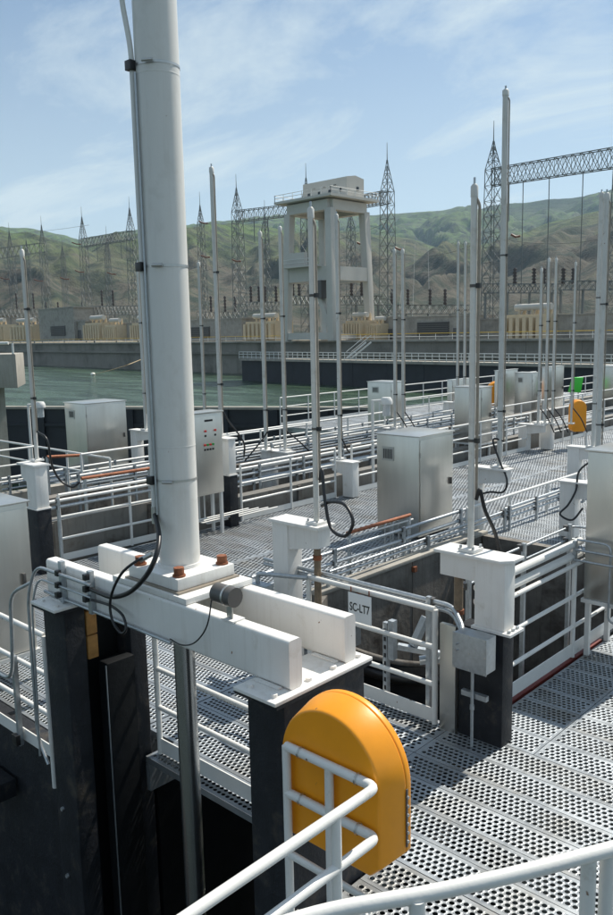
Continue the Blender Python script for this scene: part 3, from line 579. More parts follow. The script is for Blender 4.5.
MB().box(sc_.x+0.0, 3.12, 1.772, sc_.x+0.05, 3.13, sc_.z-0.05).build('bracket', 'steel_trim', t)
MB().tube([(HX,HY,1.46), (HX,HY,-3.0)], 0.075, 28).build('piston_rod', 'rod', t)
MB().tube([(HX,HY,1.60), (HX,HY,1.764)], 0.13, 28).build('gland', 'white', t)
MB().tube([(HX,HY,-3.0), (HX,HY,-0.95)], 0.088, 28).build('rod_sleeve', 'galv', t)
# ---- landing railing with the orange cabinet, and the photographer's own handrail
YL = 2.70; tz, mz_, cxl = 1.42, 1.165, -2.14
t = thing('landing_railing', (cxl, YL, 0), 'white pipe railing corner carrying the orange buoy cabinet at the bottom of the picture', 'railing')
for z, nm in ((tz, 'top_rail'), (mz_, 'mid_rail')): MB().tube(fillet([(-2.72, YL, z), (cxl, YL, z), (cxl, 0.9, z)], 0.045), 0.024, 14).build(nm, 'rail', t)
MB().tube([(-2.72, YL, 0.82), (cxl, YL, 0.82), (cxl, 0.9, 0.82)], 0.022, 12).build('mid_rail', 'rail', t)
for px, py in ((-2.72, YL), (-2.43, YL), (cxl, 2.42), (cxl, 1.1)): MB().tube([(px, py, 0.0), (px, py, tz)], 0.023, 12).build('post', 'rail', t)
for xx in (-2.62, -2.25):
    for zz in (tz, mz_): MB().tube([(xx-0.004, YL, zz), (xx+0.004, YL, zz)], 0.030, 14, cap=False).build('strap', 'steel_trim', t)
lifebuoy_cabinet((-2.47, YL+0.035, 0.915), 0.72, 0.79, 0.22, 'large bright orange ring buoy cabinet strapped to the landing railing in front')
t = thing('stair_handrail', (-0.8, 1.2, 0), 'white curved handrail crossing the bottom right corner in front of the camera', 'railing')
hp = [onz(250, 935, 2.33), onz(330, 911, 2.34), onz(430, 893, 2.35), onz(520, 873, 2.36), onz(600, 852, 2.36), onz(700, 826, 2.36)]
MB().tube(smooth_path(hp), 0.0165, 18).build('top_rail', 'rail', t)
for px, py in ((417, 897), (589, 856), (608, 851)): q = onz(px, py, 2.35); MB().tube([(q.x,q.y,1.0), (q.x,q.y,2.345)], 0.017, 12).build('post', 'rail', t)
MB().tube([p-Vector((0,0,0.34)) for p in smooth_path(hp)], 0.020, 12).build('mid_rail', 'rail', t)
MB().box(-3.02, 2.93, 0.02, -2.80, 3.06, 0.13).build('x', 'steel_trim').name = 'floor_latch'; tag(bpy.data.objects['floor_latch'], 'small galvanised latch block at the foot of the dark pier', 'latch')
# ---- left side railing, its conduits, cabinet
rail('white railing at the left edge above the dark slot wall', [(-9.5, 3.10), (-5.90, 3.10)], levels=(1.09, 0.75, 0.40), posts=[(-9.5,3.10), (-8.3,3.10), (-7.1,3.10), (-5.90,3.10)], bottom=-0.25)
t = thing('strut_post', (-6.38, 3.06, 0), 'short galvanised strut with clamps on the left railing', 'bracket')
p = onz(10, 705, 0); MB().box(-6.40, 3.04, -0.02, -6.36, 3.08, 0.80).build('strut', 'galv', t)
MB().box(-6.42, 3.00, 0.0, -6.34, 3.04, 0.09).build('clamp', 'black', t)
MB().tube(fillet([(-7.6, 2.99, 0.62), (-6.30, 2.99, 0.62), (-6.24, 2.99, 1.0), (-6.24, 3.0, 1.40), (-5.9, 3.02, 1.56)], 0.15), 0.016, 9).build('conduit', 'galv', t)
cabinet(-8.35, 2.95+0.28, 0.33, -7.5, 3.86, 1.87, 'stainless cabinet cut by the left edge of the picture', legs=0.33)
MB().box(-6.95, 3.95, 0.30, -6.87, 4.2, 0.95).build('meter_box', 'steel_trim', bev=0.005); tag(bpy.data.objects['meter_box'], 'small grey box standing behind the left railing post', 'box')
MB().box(-6.93, 4.02, 0, -6.89, 4.12, 0.298).build('foot', 'galv', bpy.data.objects['meter_box'])
t = thing('bumper_bracket', (-7.0, 3.0, -0.55), 'dark square stub bolted to the slot wall at the left edge', 'bracket')
MB().box(-7.4, 2.8, -0.62, -6.62, 3.10, -0.45).build('stub', 'pier', t, bev=0.01); MB().box(-6.7, 3.14, -0.72, -6.58, 3.168, -0.36).build('plate', 'pier', t)
# ---- rail on gate walkway
rail('white railing behind the piston rod along the gate walkway', [(-5.30, 3.76), (-3.45, 3.76)], levels=(1.07, 0.76, 0.42), posts=[(-5.30,3.76), (-3.45,3.76)], toe_h=0.13)
# ================================================================== SC-LT7 railing, pedestals, right railing
rail('white railing carrying the SC-LT7 sign in front of the pool', [(-5.36, 5.70), (-3.84, 5.70)], levels=(1.07, 0.72, 0.37), posts=[(-5.36,5.70), (-3.84,5.70)], r=0.027, toe_h=0.13)
t = thing('sign', (-4.66, 5.655, 0.76), 'white SC-LT7 plate hung on the railing beside the pool', 'sign')
MB().box(-4.80, 5.652, 0.765, -4.52, 5.658, 1.045).build('plate', 'signwhite', t, bev=0.002)
fc = bpy.data.curves.new('lettering', 'FONT'); fc.body = 'SC-LT7'; fc.size = 0.079; fc.align_x = 'CENTER'; fc.align_y = 'CENTER'; fc.extrude = 0.0008; fc.offset = 0.0012
fo = bpy.data.objects.new('lettering_curve', fc); COL.objects.link(fo); dg = bpy.context.evaluated_depsgraph_get()
lm = bpy.data.meshes.new_from_object(fo.evaluated_get(dg)); bpy.data.objects.remove(fo); lm.materials.clear(); lm.materials.append(MATS['ink'])
lo = bpy.data.objects.new('lettering', lm); COL.objects.link(lo); lo.parent = t; lo.rotation_euler = (R(90), 0, 0); lo.location = (0, -0.0045, 0.145); lo.scale = (1.0, 1.45, 1)
for xx in (-4.77, -4.55): MB().tube([(xx, 5.66, 1.04), (xx, 5.66, 1.10)], 0.006, 6).build('wire', 'rust', t)
conduit_run('pair of galvanised conduits running along the SC-LT7 railing top', [(-6.1, 5.80, 1.10), (-3.72, 5.80, 1.10), (-3.50, 5.62, 1.0), (-3.45, 5.46, 0.92)], n=2, gap=0.055, r=0.022, strut=9)
t = thing('strut_post', (-4.42, 5.75, 0), 'galvanised slotted strut behind the SC-LT7 sign', 'bracket')
MB().box(-4.45, 5.735, 0.0, -4.40, 5.78, 0.80).build('strut', 'galv', t)
for k in range(9): MB().box(-4.4365, 5.732, 0.06+k*0.08, -4.4135, 5.7345, 0.10+k*0.08).build('slot', 'black', t)
MB().box(-4.39, 5.735, 0.45, -4.33, 5.80, 0.83).build('bracket', 'galv', t)
t = thing('level_probe', (-4.15, 6.0, 0.3), 'galvanised swivel bracket over the pool behind the railing', 'bracket')
MB().bar((-4.36, 5.85, 0.55), (-4.02, 6.05, 0.50), 0.06, 0.05).build('arm', 'galv', t); MB().bar((-4.24, 5.93, 0.56), (-4.18, 6.05, 0.82), 0.09, 0.05).build('head', 'galv', t)
MB().bar((-4.16, 5.92, 0.44), (-3.98, 6.06, 0.47), 0.12, 0.04).build('clamp', 'galv', t)
pedestal(-5.70, 5.75, 0.24, 0.36, 0.0, 1.62, 0.52, 'white hoist pedestal left of the SC-LT7 sign')
PO = pole(-5.28, 5.75, 1.62, 4.66, 0.053, 'white hoist pole on the pedestal left of the SC-LT7 sign',
     hose=[ony(x, y, Y) for x, y, Y in [(322, 470, 5.7), (325, 500, 5.65), (331, 528, 5.6), (345, 536, 5.55), (353, 522, 5.55), (345, 505, 5.6), (331, 502, 5.65), (322, 506, 5.7)]])
MB().tube([(-5.28,5.75,-2), (-5.28,5.75,1.58)], 0.036, 14).build('stem', 'brownrod', PO); MB().tube([(-5.28,5.75,1.25), (-5.28,5.75,1.30)], 0.045, 14).build('collar', 'rust', PO)
t = thing('junction_box', (-5.75, 5.40, 0.62), 'galvanised junction box behind the white beams, left of the sign', 'junction box')
q = onz(283, 590, 0.95); MB().box(-5.98, 5.36, 0.60, -5.66, 5.50, 0.98).build('body', 'galv', t, bev=0.006); MB().box(-5.99, 5.348, 0.59, -5.65, 5.358, 0.99).build('cover', 'galv', t)
MB().tube(fillet([(-5.82,5.43,0.98), (-5.82,5.43,1.08), (-5.3,5.62,1.09)], 0.06), 0.024, 10).build('conduit', 'galv', t)
# right pedestal: dark lower post, white L head
PX, PY = -3.28, 5.80
t = thing('hoist_pedestal', (PX, PY, 0), 'white L-shaped hoist pedestal on a dark post right of the pool gate', 'pedestal')
MB().box(-3.60, 5.70, -0.3, -3.17, 5.88, 1.0).build('lower_post', 'pier', t, bev=0.012)
MB().box(-3.46, 5.67, 1.003, -3.09, 5.90, 1.025).build('flange', 'white', t)
for yy in (5.71, 5.78, 5.85): MB().tube([(-3.125,yy,1.025), (-3.125,yy,1.045)], 0.016, 6).build('bolt', 'galv', t)
MB().box(-3.45, 5.705, 1.026, -3.165, 5.87, 1.60).build('column', 'white', t, bev=0.006)
MB().box(-3.80, 5.712, 1.40, -3.452, 5.865, 1.60).build('bracket', 'white', t, bev=0.006)
q = MB(); q.prism([(-3.84,5.67),(-3.20,5.67),(-3.12,5.76),(-3.12,5.94),(-3.84,5.94)], (0,0,1.602), (1,0,0), (0,1,0), (0,0,0.028)); q.build('top_plate', 'white', t, bev=0.004)
MB().box(-3.76, 5.655, -0.02, -3.60, 5.698, 0.98).build('steel_plate', 'steel', t, bev=0.003)
PO = pole(-3.55, 5.80, 1.632, 4.64, 0.050, 'white hoist pole on the L-shaped pedestal right of the pool gate',
     hose=[ony(x, y, Y) for x, y, Y in [(480, 490, 5.80), (485, 510, 5.85), (494, 530, 5.95), (499, 548, 6.05), (501, 566, 6.10), (500, 590, 6.1)]])
MB().tube([(-3.66,5.79,-2), (-3.66,5.79,1.398)], 0.040, 14).build('stem', 'brownrod', PO); MB().tube([(-3.66,5.79,1.05), (-3.66,5.79,1.09)], 0.05, 14).build('collar', 'rust', PO)
t = thing('junction_box', (-3.38, 5.52, 0.72), 'square galvanised junction box on the dark post below the white pedestal', 'junction box')
MB().box(-3.50, 5.47, 0.72, -3.19, 5.62, 1.02).build('body', 'galv', t, bev=0.008); cv = MB().box(-3.505, 5.458, 0.715, -3.185, 5.468, 1.025).build('cover', 'galv', t, bev=0.003)
for xx in (-3.49, -3.345, -3.20):
    for zz in (0.73, 0.87, 1.01): MB().tube([(xx,5.459,zz), (xx,5.453,zz)], 0.007, 6).build('screw', 'steel_trim', cv)
MB().tube([(-3.36,5.54,0.02), (-3.36,5.54,0.718)], 0.014, 10).build('conduit', 'galv', t); MB().box(-3.48, 5.56, 0.44, -3.24, 5.60, 0.485).build('strut', 'galv', t)
MB().tube([(-3.36,5.54,0.35), (-3.36,5.54,0.39)], 0.020, 10).build('coupling', 'galv', t)
MB().box(-3.40, 5.60, 0.72, -3.30, 5.698, 1.0).build('standoff', 'galv', t)
# right railing with pipes
rail('white three-bar railing along the right edge of the pool', [(-3.57, 5.96), (-3.57, 11.6)], levels=(1.02, 0.68, 0.34), posts=[(-3.57,5.96), (-3.57,7.9), (-3.57,9.75), (-3.57,11.6)], toe_h=0.14)
conduit_run('two white pipes and struts clamped above the right pool railing', [(-3.63, 6.05, 1.22), (-3.63, 8.15, 1.22)], n=2, gap=0.13, r=0.042, strut=1.1, mats=('rail',))
conduit_run('thin galvanised conduits behind the right pool railing', [(-3.80, 6.0, 1.33), (-3.80, 8.3, 1.33), (-3.2, 8.35, 1.33)], n=2, gap=0.14, r=0.013, strut=0.95, zb=-0.08)
cabinet(-3.52, 8.02, 0.64, -2.80, 8.62, 2.22, 'stainless cabinet on white legs at the right edge of the picture', legs=0.64)
t = thing('cabinet_conduit', (-3.2, 7.98, 0.4), 'bent conduits entering the cabinet at the right edge', 'conduit')
for k in range(3): MB().tube(fillet([(-3.58,7.96-k*0.04,1.28-k*0.10), (-3.22+k*0.09,7.96-k*0.04,1.28-k*0.10), (-3.22+k*0.09,7.96-k*0.04,0.45), (-3.05+k*0.09,7.98,0.45), (-3.05+k*0.09,7.98,0.62)], 0.08), 0.012, 9).build('conduit', 'galv', t)
# ================================================================== MIDDLE: walkway furniture, poles, cabinets
conduit_run('galvanised pipes on struts along the left side of the pool', [(-7.02, 6.2, 0.55), (-7.02, 11.3, 0.55)], n=2, gap=0.16, r=0.026, strut=1.5)
conduit_run('lower pipe bundle between the pool wall and the main walkway', [(-6.90, 7.4, 0.34), (-6.90, 12.6, 0.34)], n=2, gap=0.07, r=0.020, strut=2.4, mats=('galv',))
t = thing('rusty_handrail', (-7.12, 8.4, 0), 'rust-brown pipe handrail in front of the middle stainless cabinet', 'railing')
MB().tube([(-7.12,8.38,0.71), (-7.12,9.88,0.70)], 0.026, 10).build('top_rail', 'rust_rail', t); MB().tube([(-7.12,8.38,0.63), (-7.12,9.95,0.62)], 0.014, 8).build('mid_rail', 'rail', t)
for yy in (8.42, 9.85): MB().bar((-7.12,yy,0), (-7.12,yy,0.69), 0.04, 0.04).build('post', 'galv', t)
for yy in (9.3, 9.5): MB().tube(fillet([(-7.16,yy,0), (-7.16,yy,0.66), (-7.16,yy+0.14,0.66), (-7.16,yy+0.14,0.1)], 0.06), 0.012, 8).build('conduit', 'galv', t)
cabinet(-8.56, 10.9, 0.04, -7.68, 11.93, 1.74, 'tall stainless cabinet with a vent in the middle of the main walkway', vent=(-8.44, 1.30, 0.25, 0.24))
# west railing of the main walkway in lengths between pedestals
XW = -11.10
rail('white railing on the main walkway left of the big hoist', [(XW-0.18, 6.33), (XW-0.10, 8.9)])
rail('white railing on the main walkway right of the control panel', [(XW, 10.0), (XW, 12.7)])
rail('white railing on the main walkway behind the lamp post', [(XW, 13.25), (XW, 17.0)])
rail('white railing on the main walkway behind the tall cabinet', [(XW, 17.2), (XW, 21.3)])
rail('farthest white railing of the main walkway, past the right pedestal', [(XW, 21.9), (XW, 34.0)])
conduit_run('two white pipes clamped along the railing left of the big hoist', [(-11.22, 5.95, 1.0), (-11.14, 9.2, 1.0)], n=2, gap=0.10, r=0.026, strut=1.7, mats=('rail', 'galv'))
t = thing('rusty_handrail', (-11.75, 6.9, 0.6), 'rust-brown pipe handrail behind the left railing by the pedestal', 'railing')
MB().tube([(-11.75,7.04,1.18), (-11.75,8.45,1.16)], 0.028, 10).build('top_rail', 'rust_rail', t); MB().tube([(-11.75,7.04,1.08), (-11.75,8.45,1.06)], 0.015, 8).build('mid_rail', 'rail', t)
for yy in (7.1, 8.4): MB().bar((-11.75,yy,0.6), (-11.75,yy,1.17), 0.04, 0.04).build('post', 'galv', t)
t = thing('rusty_handrail', (-14.2, 7.9, 0), 'short rust-brown handrail farther back at the left', 'railing')
q0, q1 = onx(47, 457, -14.4), onx(82, 455, -14.4); MB().tube([q0, q1], 0.03, 10).build('top_rail', 'rust_rail', t)
for q in (q0, q1): MB().bar((q.x,q.y,-0.3), q, 0.04, 0.04).build('post', 'galv', t)
# control panel on legs, left of the hoist's barrel edge
t = thing('control_panel', (-10.9, 8.7, 0), 'stainless control panel with red buttons behind the big hoist cylinder', 'control panel')
MB().box(-11.0, 8.30, 0.74, -10.68, 9.22, 2.16).build('body', 'steel', t, bev=0.008)
MB().box(-11.03, 8.27, 2.163, -10.65, 9.25, 2.19).build('roof', 'steel', t, bev=0.005)
pn = MB().box(-10.677, 8.33, 0.78, -10.665, 9.19, 2.12).build('door', 'steel', t, bev=0.004)
for zz, cs in ((1.86, ('red', 'red')), (1.62, ('red', 'btngreen', 'red', 'btngreen'))):
    for k, c in enumerate(cs):
        yy = 8.83+k*(0.22 if len(cs) == 2 else 0.06)-(0.02 if len(cs) == 4 else 0); MB().tube([(-10.665,yy,zz), (-10.645,yy,zz)], 0.020, 10).build('button', c, pn)
        MB().box(-10.664, yy-0.022, zz-0.10, -10.662, yy+0.022, zz-0.065).build('tag_plate', 'black', pn)
MB().box(-10.664, 8.82, 2.02, -10.661, 9.0, 2.055).build('name_plate', 'black', pn)
for yy in (8.34, 9.18):
    for xx in (-10.96, -10.72): MB().box(xx-0.025, yy-0.025, 0, xx+0.025, yy+0.025, 0.738).build('leg', 'rail', t)
for k in range(4): MB().tube(fillet([(-10.8-k*0.05,8.5+k*0.16,0.74), (-10.8-k*0.05,8.5+k*0.16,0.30-k*0.05), (-10.8-k*0.05,9.9+k*0.3,0.30-k*0.05)], 0.08), 0.014, 8).build('conduit', 'rail', t)
# pedestals and poles, row by row
pedestal(-11.02, 5.86, 0.30, 0.34, 0.0, 1.66, -0.32, 'white hoist pedestal on a dark post beside the left railing', dark=0.98)
pole(-11.20, 5.98, 1.665, 4.78, 0.055, 'white hoist pole on the pedestal at the left edge', hose=[ony(x, y, Y) for x, y, Y in [(47, 440, 6.0), (52, 465, 6.05), (60, 480, 6.2), (72, 487, 6.3), (80, 482, 6.4)]])
pedestal(-10.98, 9.62, 0.22, 0.30, 0.0, 1.64, -0.5, 'white hoist pedestal on a dark post behind the control panel', dark=0.95)
pole(-11.28, 9.72, 1.645, 6.42, 0.070, 'tall white hoist pole just right of the big hoist cylinder', hose=[(-11.2,9.85,1.9), (-11.1,10.1,1.5), (-11.2,10.2,1.2)])
pedestal(-7.22, 11.95, 0.24, 0.34, 0.0, 1.18, 0.62, 'white hoist pedestal at the far left corner of the pool')
pole(-6.80, 12.0, 1.185, 7.22, 0.085, 'tallest slender white pole, standing at the far left corner of the pool', hose=[ony(x, y, Y) for x, y, Y in [(493, 440, 11.9), (500, 462, 11.9), (507, 480, 11.8), (503, 492, 11.8), (490, 492, 11.8), (478, 495, 11.7)]])
pedestal(-5.84, 12.65, 0.30, 0.36, 0.0, 0.97, 0.62, 'white hoist pedestal beyond the far wall of the pool')
pole(-5.42, 12.72, 0.975, 5.55, 0.078, 'white hoist pole behind the cabinet at the right edge', hose=[ony(x, y, Y) for x, y, Y in [(580, 470, 12.6), (576, 490, 12.5), (568, 505, 12.4), (560, 514, 12.3), (572, 520, 12.3), (583, 508, 12.4)]])
q = onz(593, 447, 0.9); q2 = zfor(q, 192); pole(q.x, q.y, 0.9, q2, 0.085, 'rightmost tall white hoist pole, cut by the right edge')
pedestal(q.x-0.4, q.y, 0.3, 0.36, 0.0, 0.895, 0.6, 'white pedestal under the rightmost hoist pole')
pedestal(-10.88, 12.95, 0.30, 0.36, 0.0, 0.78, -0.45, 'low white hoist pedestal in the middle of the walkway railing')
pole(-11.22, 13.0, 0.785, 5.9, 0.072, 'white hoist pole on the low pedestal in the middle of the railing', hose=[(-11.1,13.1,1.0), (-11.2,13.3,0.9)])
pedestal(-13.5, 13.1, 0.34, 0.4, -0.2, 0.80, 0.7, 'white pedestal in the second channel carrying the two paired poles')
pole(-13.35, 12.85, 0.805, 5.75, 0.075, 'left one of two close white poles, left of the SC-LT7 pole', hose=[(-13.4,12.7,1.0), (-13.6,12.4,0.6)])
pole(-13.02, 13.15, 0.805, 5.85, 0.075, 'right one of two close white poles, left of the SC-LT7 pole', hose=[(-12.8,13.4,1.0), (-12.7,13.7,0.7)])
def pole_px(bx, by, ty, z, r, label, zped=-0.3, ped=None):
    p = onz(bx, by, z); pole(p.x, p.y, z, zfor(p, ty), r, label, hose=[(p.x+0.25,p.y+0.1,z+0.15), (p.x+0.35,p.y+0.3,z-0.25)])
    if ped: pedestal(p.x-0.42, p.y, 0.3, 0.36, zped, z-0.005, 0.62, ped)
pole_px(146, 430, 262, 1.1, 0.075, 'white hoist pole just left of the big hoist cylinder', ped='white pedestal half hidden left of the big hoist cylinder')
pole_px(205, 425, 262, 0.78, 0.075, 'thin white pole close behind the right edge of the big cylinder', ped='white pedestal behind the control panel top')
pole_px(395, 428, 249, 0.78, 0.075, 'left pole of the pair above the middle cabinet', ped='white pedestal hidden behind the middle cabinet')
pole_px(403, 428, 249, 0.78, 0.075, 'right pole of the pair above the middle cabinet')
pole_px(457, 402, 242, 0.78, 0.080, 'left pole of the far pair left of the tallest slender pole', ped='far white pedestal behind the control cabinet')
pole_px(464, 402, 242, 0.78, 0.080, 'right pole of the far pair left of the tallest slender pole')
pole_px(538, 424, 268, 0.78, 0.065, 'leftmost of four clustered poles right of the tallest slender pole', ped='white pedestal of the clustered poles at the right')
pole_px(545, 424, 258, 0.78, 0.065, 'second from left of four clustered poles at the right')
pole_px(552, 424, 258, 0.78, 0.065, 'third from left of four clustered poles at the right')
pole_px(571, 424, 262, 0.78, 0.055, 'rightmost of four clustered poles, before the orange cabinet')
pedestal(-10.72, 21.62, 0.34, 0.4, 0.0, 0.80, -0.4, 'low white pedestal at the end of the railing, near the orange cabinet')
# rails, pipes and clutter in the channels beyond
rail('white railing along the second channel wall', [(-14.15, 8.5), (-14.15, 18.4)], zb=0.12, toe=False)
rail('short white railing at the dark bulkhead end of the second channel', [(-15.2, 12.5), (-15.2, 16.5)], zb=-0.1, toe=False)
rail('white railing of the far walkway, near side', [(-17.15, 22.0), (-17.15, 40.0)])
rail('white railing of the far walkway, water side', [(-21.6, 21.6), (-21.6, 42.0)])
rail('white railing along the far bright deck at the right', [(-12.75, 22.3), (-12.75, 33.0)])
rail('white cross railing behind the left cabinet', [(-20.5, 9.0), (-13.9, 9.0)], toe=False, levels=(1.07, 0.7))
rail('white railing in front of the left cabinet', [(-16.9, 6.5), (-16.9, 9.0)], toe=False)
rail('white railing beside the curb of the main walkway, right of the tallest pole', [(-7.0, 11.3), (-7.0, 15.6)], levels=(0.56, 0.28), toe=False, r=0.026)
conduit_run('galvanised pipe bundle past the far wall of the pool', [(-6.86, 12.3, 0.40), (-6.86, 17.5, 0.40)], n=3, gap=0.09, r=0.026, strut=0.9)
clut = [('pipe bundle next to the plate wall of the second channel', -11.95, 9.8, 22.0, 0.80, 3, 0.13), ('pipe bundle along the middle of the second channel', -12.6, 10.2, 24.0, 0.62, 4, 0.11), ('pipe bundle under the railing of the second channel', -13.75, 8.0, 24.0, 0.85, 3, 0.14),
        ('pipe bundle along the far walkway', -16.6, 8.0, 30.0, 0.50, 3, 0.12), ('pipe bundle in the far channel', -15.4, 9.5, 26.0, 0.45, 2, 0.15)]
for lab, x, ya, yb, z, n, g_ in clut: conduit_run(lab, [(x, ya, z), (x, yb, z)], n=n, gap=g_, r=0.03, strut=1.3, zb=-0.3, mats=('rail', 'galv', 'galv'))
deck('side_walkway', -16.7, -12.6, 22.2, 22.2+60*PW, joints=[-14.6])
deck('service_walkway', -14.0, -12.2, 9.6, 9.6+6*PW, z=-0.02)
def cab_px(lx, cx, rx, by, h, label, legs=0.0, vent=False, z=0.0):
    p = onz(cx, by, z); x0 = ony(lx, by, p.y).x; y1 = onx(rx, by-8, p.x).y; y1 = min(y1, p.y+1.6)
    v = (x0+(p.x-x0)*0.2, z+legs+h*0.78, (p.x-x0)*0.28, 0.22) if vent else None
    return cabinet(x0, p.y, z+legs+0.02, p.x, y1, z+legs+h, label, legs=legs, vent=v)
cab_px(69, 89, 129, 474, 1.80, 'stainless cabinet standing at the left before the dark bulkhead', vent=True)
cab_px(368, 391, 405, 432, 1.72, 'stainless cabinet behind the lamp post, against the water', vent=True)
cab_px(454, 480, 491, 460, 1.52, 'stainless control cabinet with buttons behind the middle cabinet', legs=0.42)
cab_px(447, 452, 478, 410, 1.3, 'low stainless cabinet by the water behind the poles')
cab_px(494, 497, 517, 418, 1.85, 'two-door stainless cabinet beside the small orange cabinet')
cab_px(514, 531, 538, 418, 1.75, 'beige-looking stainless cabinet with a vent right of the two-door one', vent=True)
cab_px(541, 546, 563, 412, 1.85, 'stainless cabinet left of the green box')
cab_px(597, 622, 640, 412, 1.85, 'stainless cabinet at the far right edge behind the poles')
def lamp(x, y, z0, z1, label):
    t = thing('deck_light', (x, y, z0), label, 'lamp')
    MB().tube([(x,y,z0), (x,y,z1)], 0.035, 10).build('post', 'rail', t); MB().tube([(x,y,z1-0.02), (x+0.16,y+0.16,z1-0.01)], 0.025, 8).build('arm', 'rail', t)
    cx, cy = x+0.22, y+0.22
    MB().tube([(cx,cy,z1-0.10), (cx,cy,z1-0.04), (cx,cy,z1), (cx,cy,z1+0.05)], [0.14, 0.14, 0.13, 0.10], 16).build('hood', 'rail', t)
    MB().tube([(cx,cy,z1-0.36), (cx,cy,z1-0.33), (cx,cy,z1-0.10)], [0.085, 0.09, 0.09], 16).build('lens', 'lens', t)
    return t
lamp(-11.2, 14.12, 0, 1.98, 'deck lamp with a clear lens in front of the middle cabinets')
q = onz(33, 470, 0.0); lamp(q.x, q.y, 0, zfor(q, 404), 'deck lamp with a clear lens behind the left hoist pole')
q = onz(497, 414, 0.0); lifebuoy_cabinet((q.x, q.y, 0.35), 0.80, 1.0, 0.30, 'small orange buoy cabinet half hidden behind the tallest slender pole', ax=Vector((0.72, 0.70, 0)), hinge=False)
q = onz(579, 430, 0.55); lifebuoy_cabinet((q.x, q.y, 0.50), 0.46, 0.92, 0.28, 'orange buoy cabinet on the far railing at the right', ax=Vector((0.72, 0.70, 0)), hinge=False)
t = thing('support_stand', (q.x, q.y, 0), 'white stand holding the orange buoy cabinet at the right', 'stand')
for k in (-0.15, 0.15): MB().tube([(q.x+k, q.y+k, 0), (q.x+k, q.y+k, 0.49)], 0.03, 8).build('post', 'rail', t)
q = onz(576, 413, 0.0); t = thing('equipment_box', (q.x, q.y, 0), 'bright green box on a white stand near the far railing', 'box')
MB().prism([(-0.28,0.85),(0.18,0.85),(0.27,1.45),(-0.12,1.45)], (q.x,q.y,0), (0.73,0.68,0), (0,0,1), (-0.2,0.22,0)).build('body', 'green', t, bev=0.02)
for k in (-0.2, 0.12): MB().tube([(q.x+k*0.73-0.1, q.y+k*0.68+0.1, 0), (q.x+k*0.73-0.1, q.y+k*0.68+0.1, 0.848)], 0.03, 8).build('leg', 'rail', t)
# ================================================================== WATER SIDE: bulkhead, pier, buoy
def along(px0, px1, depth, n): return [VP(px0+(px1-px0)*k/n, depth, 0) for k in range(n+1)]
t = thing('bulkhead', VP(220, 43, -5), 'long dark steel bulkhead standing in the water behind the walkways', 'bulkhead')
B0, B1 = onz(-160, 406, -0.45), onz(486, 407, -0.45); n = 14
for k in range(n):
    a = B0.lerp(B1, k/n); b_ = B0.lerp(B1, (k+0.985)/n); MB().bar(Vector((a.x,a.y,-2.95)), Vector((b_.x,b_.y,-2.95)), 0.25, 4.7).build('panel', 'bulkhead', t)
    sd = -fh*0.22; MB().bar(Vector((a.x,a.y,-5))+sd, Vector((a.x,a.y,-0.62))+sd, 0.42, 0.3, up=fh).build('buttress', 'bulkhead', t)
    MB().bar(Vector((a.x,a.y,-1.5))-fh*0.2, Vector((b_.x,b_.y,-1.5))-fh*0.2, 0.12, 0.18).build('waler', 'bulkhead', t)
MB().bar(Vector((B0.x,B0.y,-0.52)), Vector((B1.x,B1.y,-0.52)), 0.5, 0.14).build('cap', 'concrete', t)
t = thing('concrete_pier', VP(-20, 34, -5), 'pale concrete platform on a column at the left edge', 'pier')
a = VP(-90, 34, 0); b_ = VP(14, 33, 0); bk = fh*3.0+rt*-0.7
zt = zfor(b_, 354); zb_ = zfor(b_, 388)
q = MB(); q.add([a, b_, b_+bk, a+bk], []); q = MB()
vs = [Vector((p.x,p.y,z)) for z in (zb_, zt) for p in (a, b_, b_+bk, a+bk)]
q.add(vs, [(3,2,1,0),(4,5,6,7),(0,1,5,4),(1,2,6,5),(2,3,7,6),(3,0,4,7)]); q.build('platform', 'concrete', t, bev=0.03)
c0 = VP(-16, 35.2, 0); MB().bar(Vector((c0.x,c0.y,-5.2)), Vector((c0.x,c0.y,zb_-0.01)), 0.9, 1.2).build('column', 'concrete', t)
for k in range(5):
    p = a.lerp(b_, 0.04+k*0.235); MB().tube([(p.x,p.y,zt), (p.x,p.y,zt+0.45)], 0.05, 6).build('rail_post', 'rail', t)
MB().tube([Vector((a.x,a.y,zt+0.45)), Vector((b_.x,b_.y,zt+0.45))-rt*0.25], 0.06, 8).build('rail', 'rail', t)
q = onz(93, 375, -4.9); t = thing('buoy', q, 'small white round buoy floating on the water', 'buoy')
MB().tube([q+Vector((0,0,-0.3)), q+Vector((0,0,-0.1)), q+Vector((0,0,0.2)), q+Vector((0,0,0.45)), q+Vector((0,0,0.55))], [0.2, 0.45, 0.55, 0.4, 0.1], 14).build('float', 'buoy', t)
MB().tube(smooth_path([q+Vector((0,0,0.1)), atd(115, 369, 84), atd(140, 360, 92), atd(160, 352, 100)]), 0.05, 5).build('rope', 'rope', t)
# ================================================================== DAM, CRANE, SWITCHYARD
def FP(px, k, z=0.0): return VP(px, Dw(px)*k, z)
def fz(px, k, y): return zfor(FP(px, k), y)
def fbox(mb, px0, px1, ytop, ybot, k, dep):
    """box standing parallel to the dam between two image columns; height from rows"""
    pm = (px0+px1)/2; z0, z1 = fz(pm, k, ybot), fz(pm, k, ytop); off = dn.dot(FP(pm, k)-DA)
    def on(px):
        d = ray(px, 331-0.021*(px-306)); d = Vector((d.x, d.y, 0)); t_ = (off+dn.dot(DA))/d.dot(dn); return d*t_
    a, b_ = on(px0), on(px1)
    vs = [Vector((p.x, p.y, z)) for z in (z0, z1) for p in (a, b_, b_+dn*dep, a+dn*dep)]
    mb.add(vs, [(3,2,1,0),(4,5,6,7),(0,1,5,4),(1,2,6,5),(2,3,7,6),(3,0,4,7)]); return a, b_, z0, z1
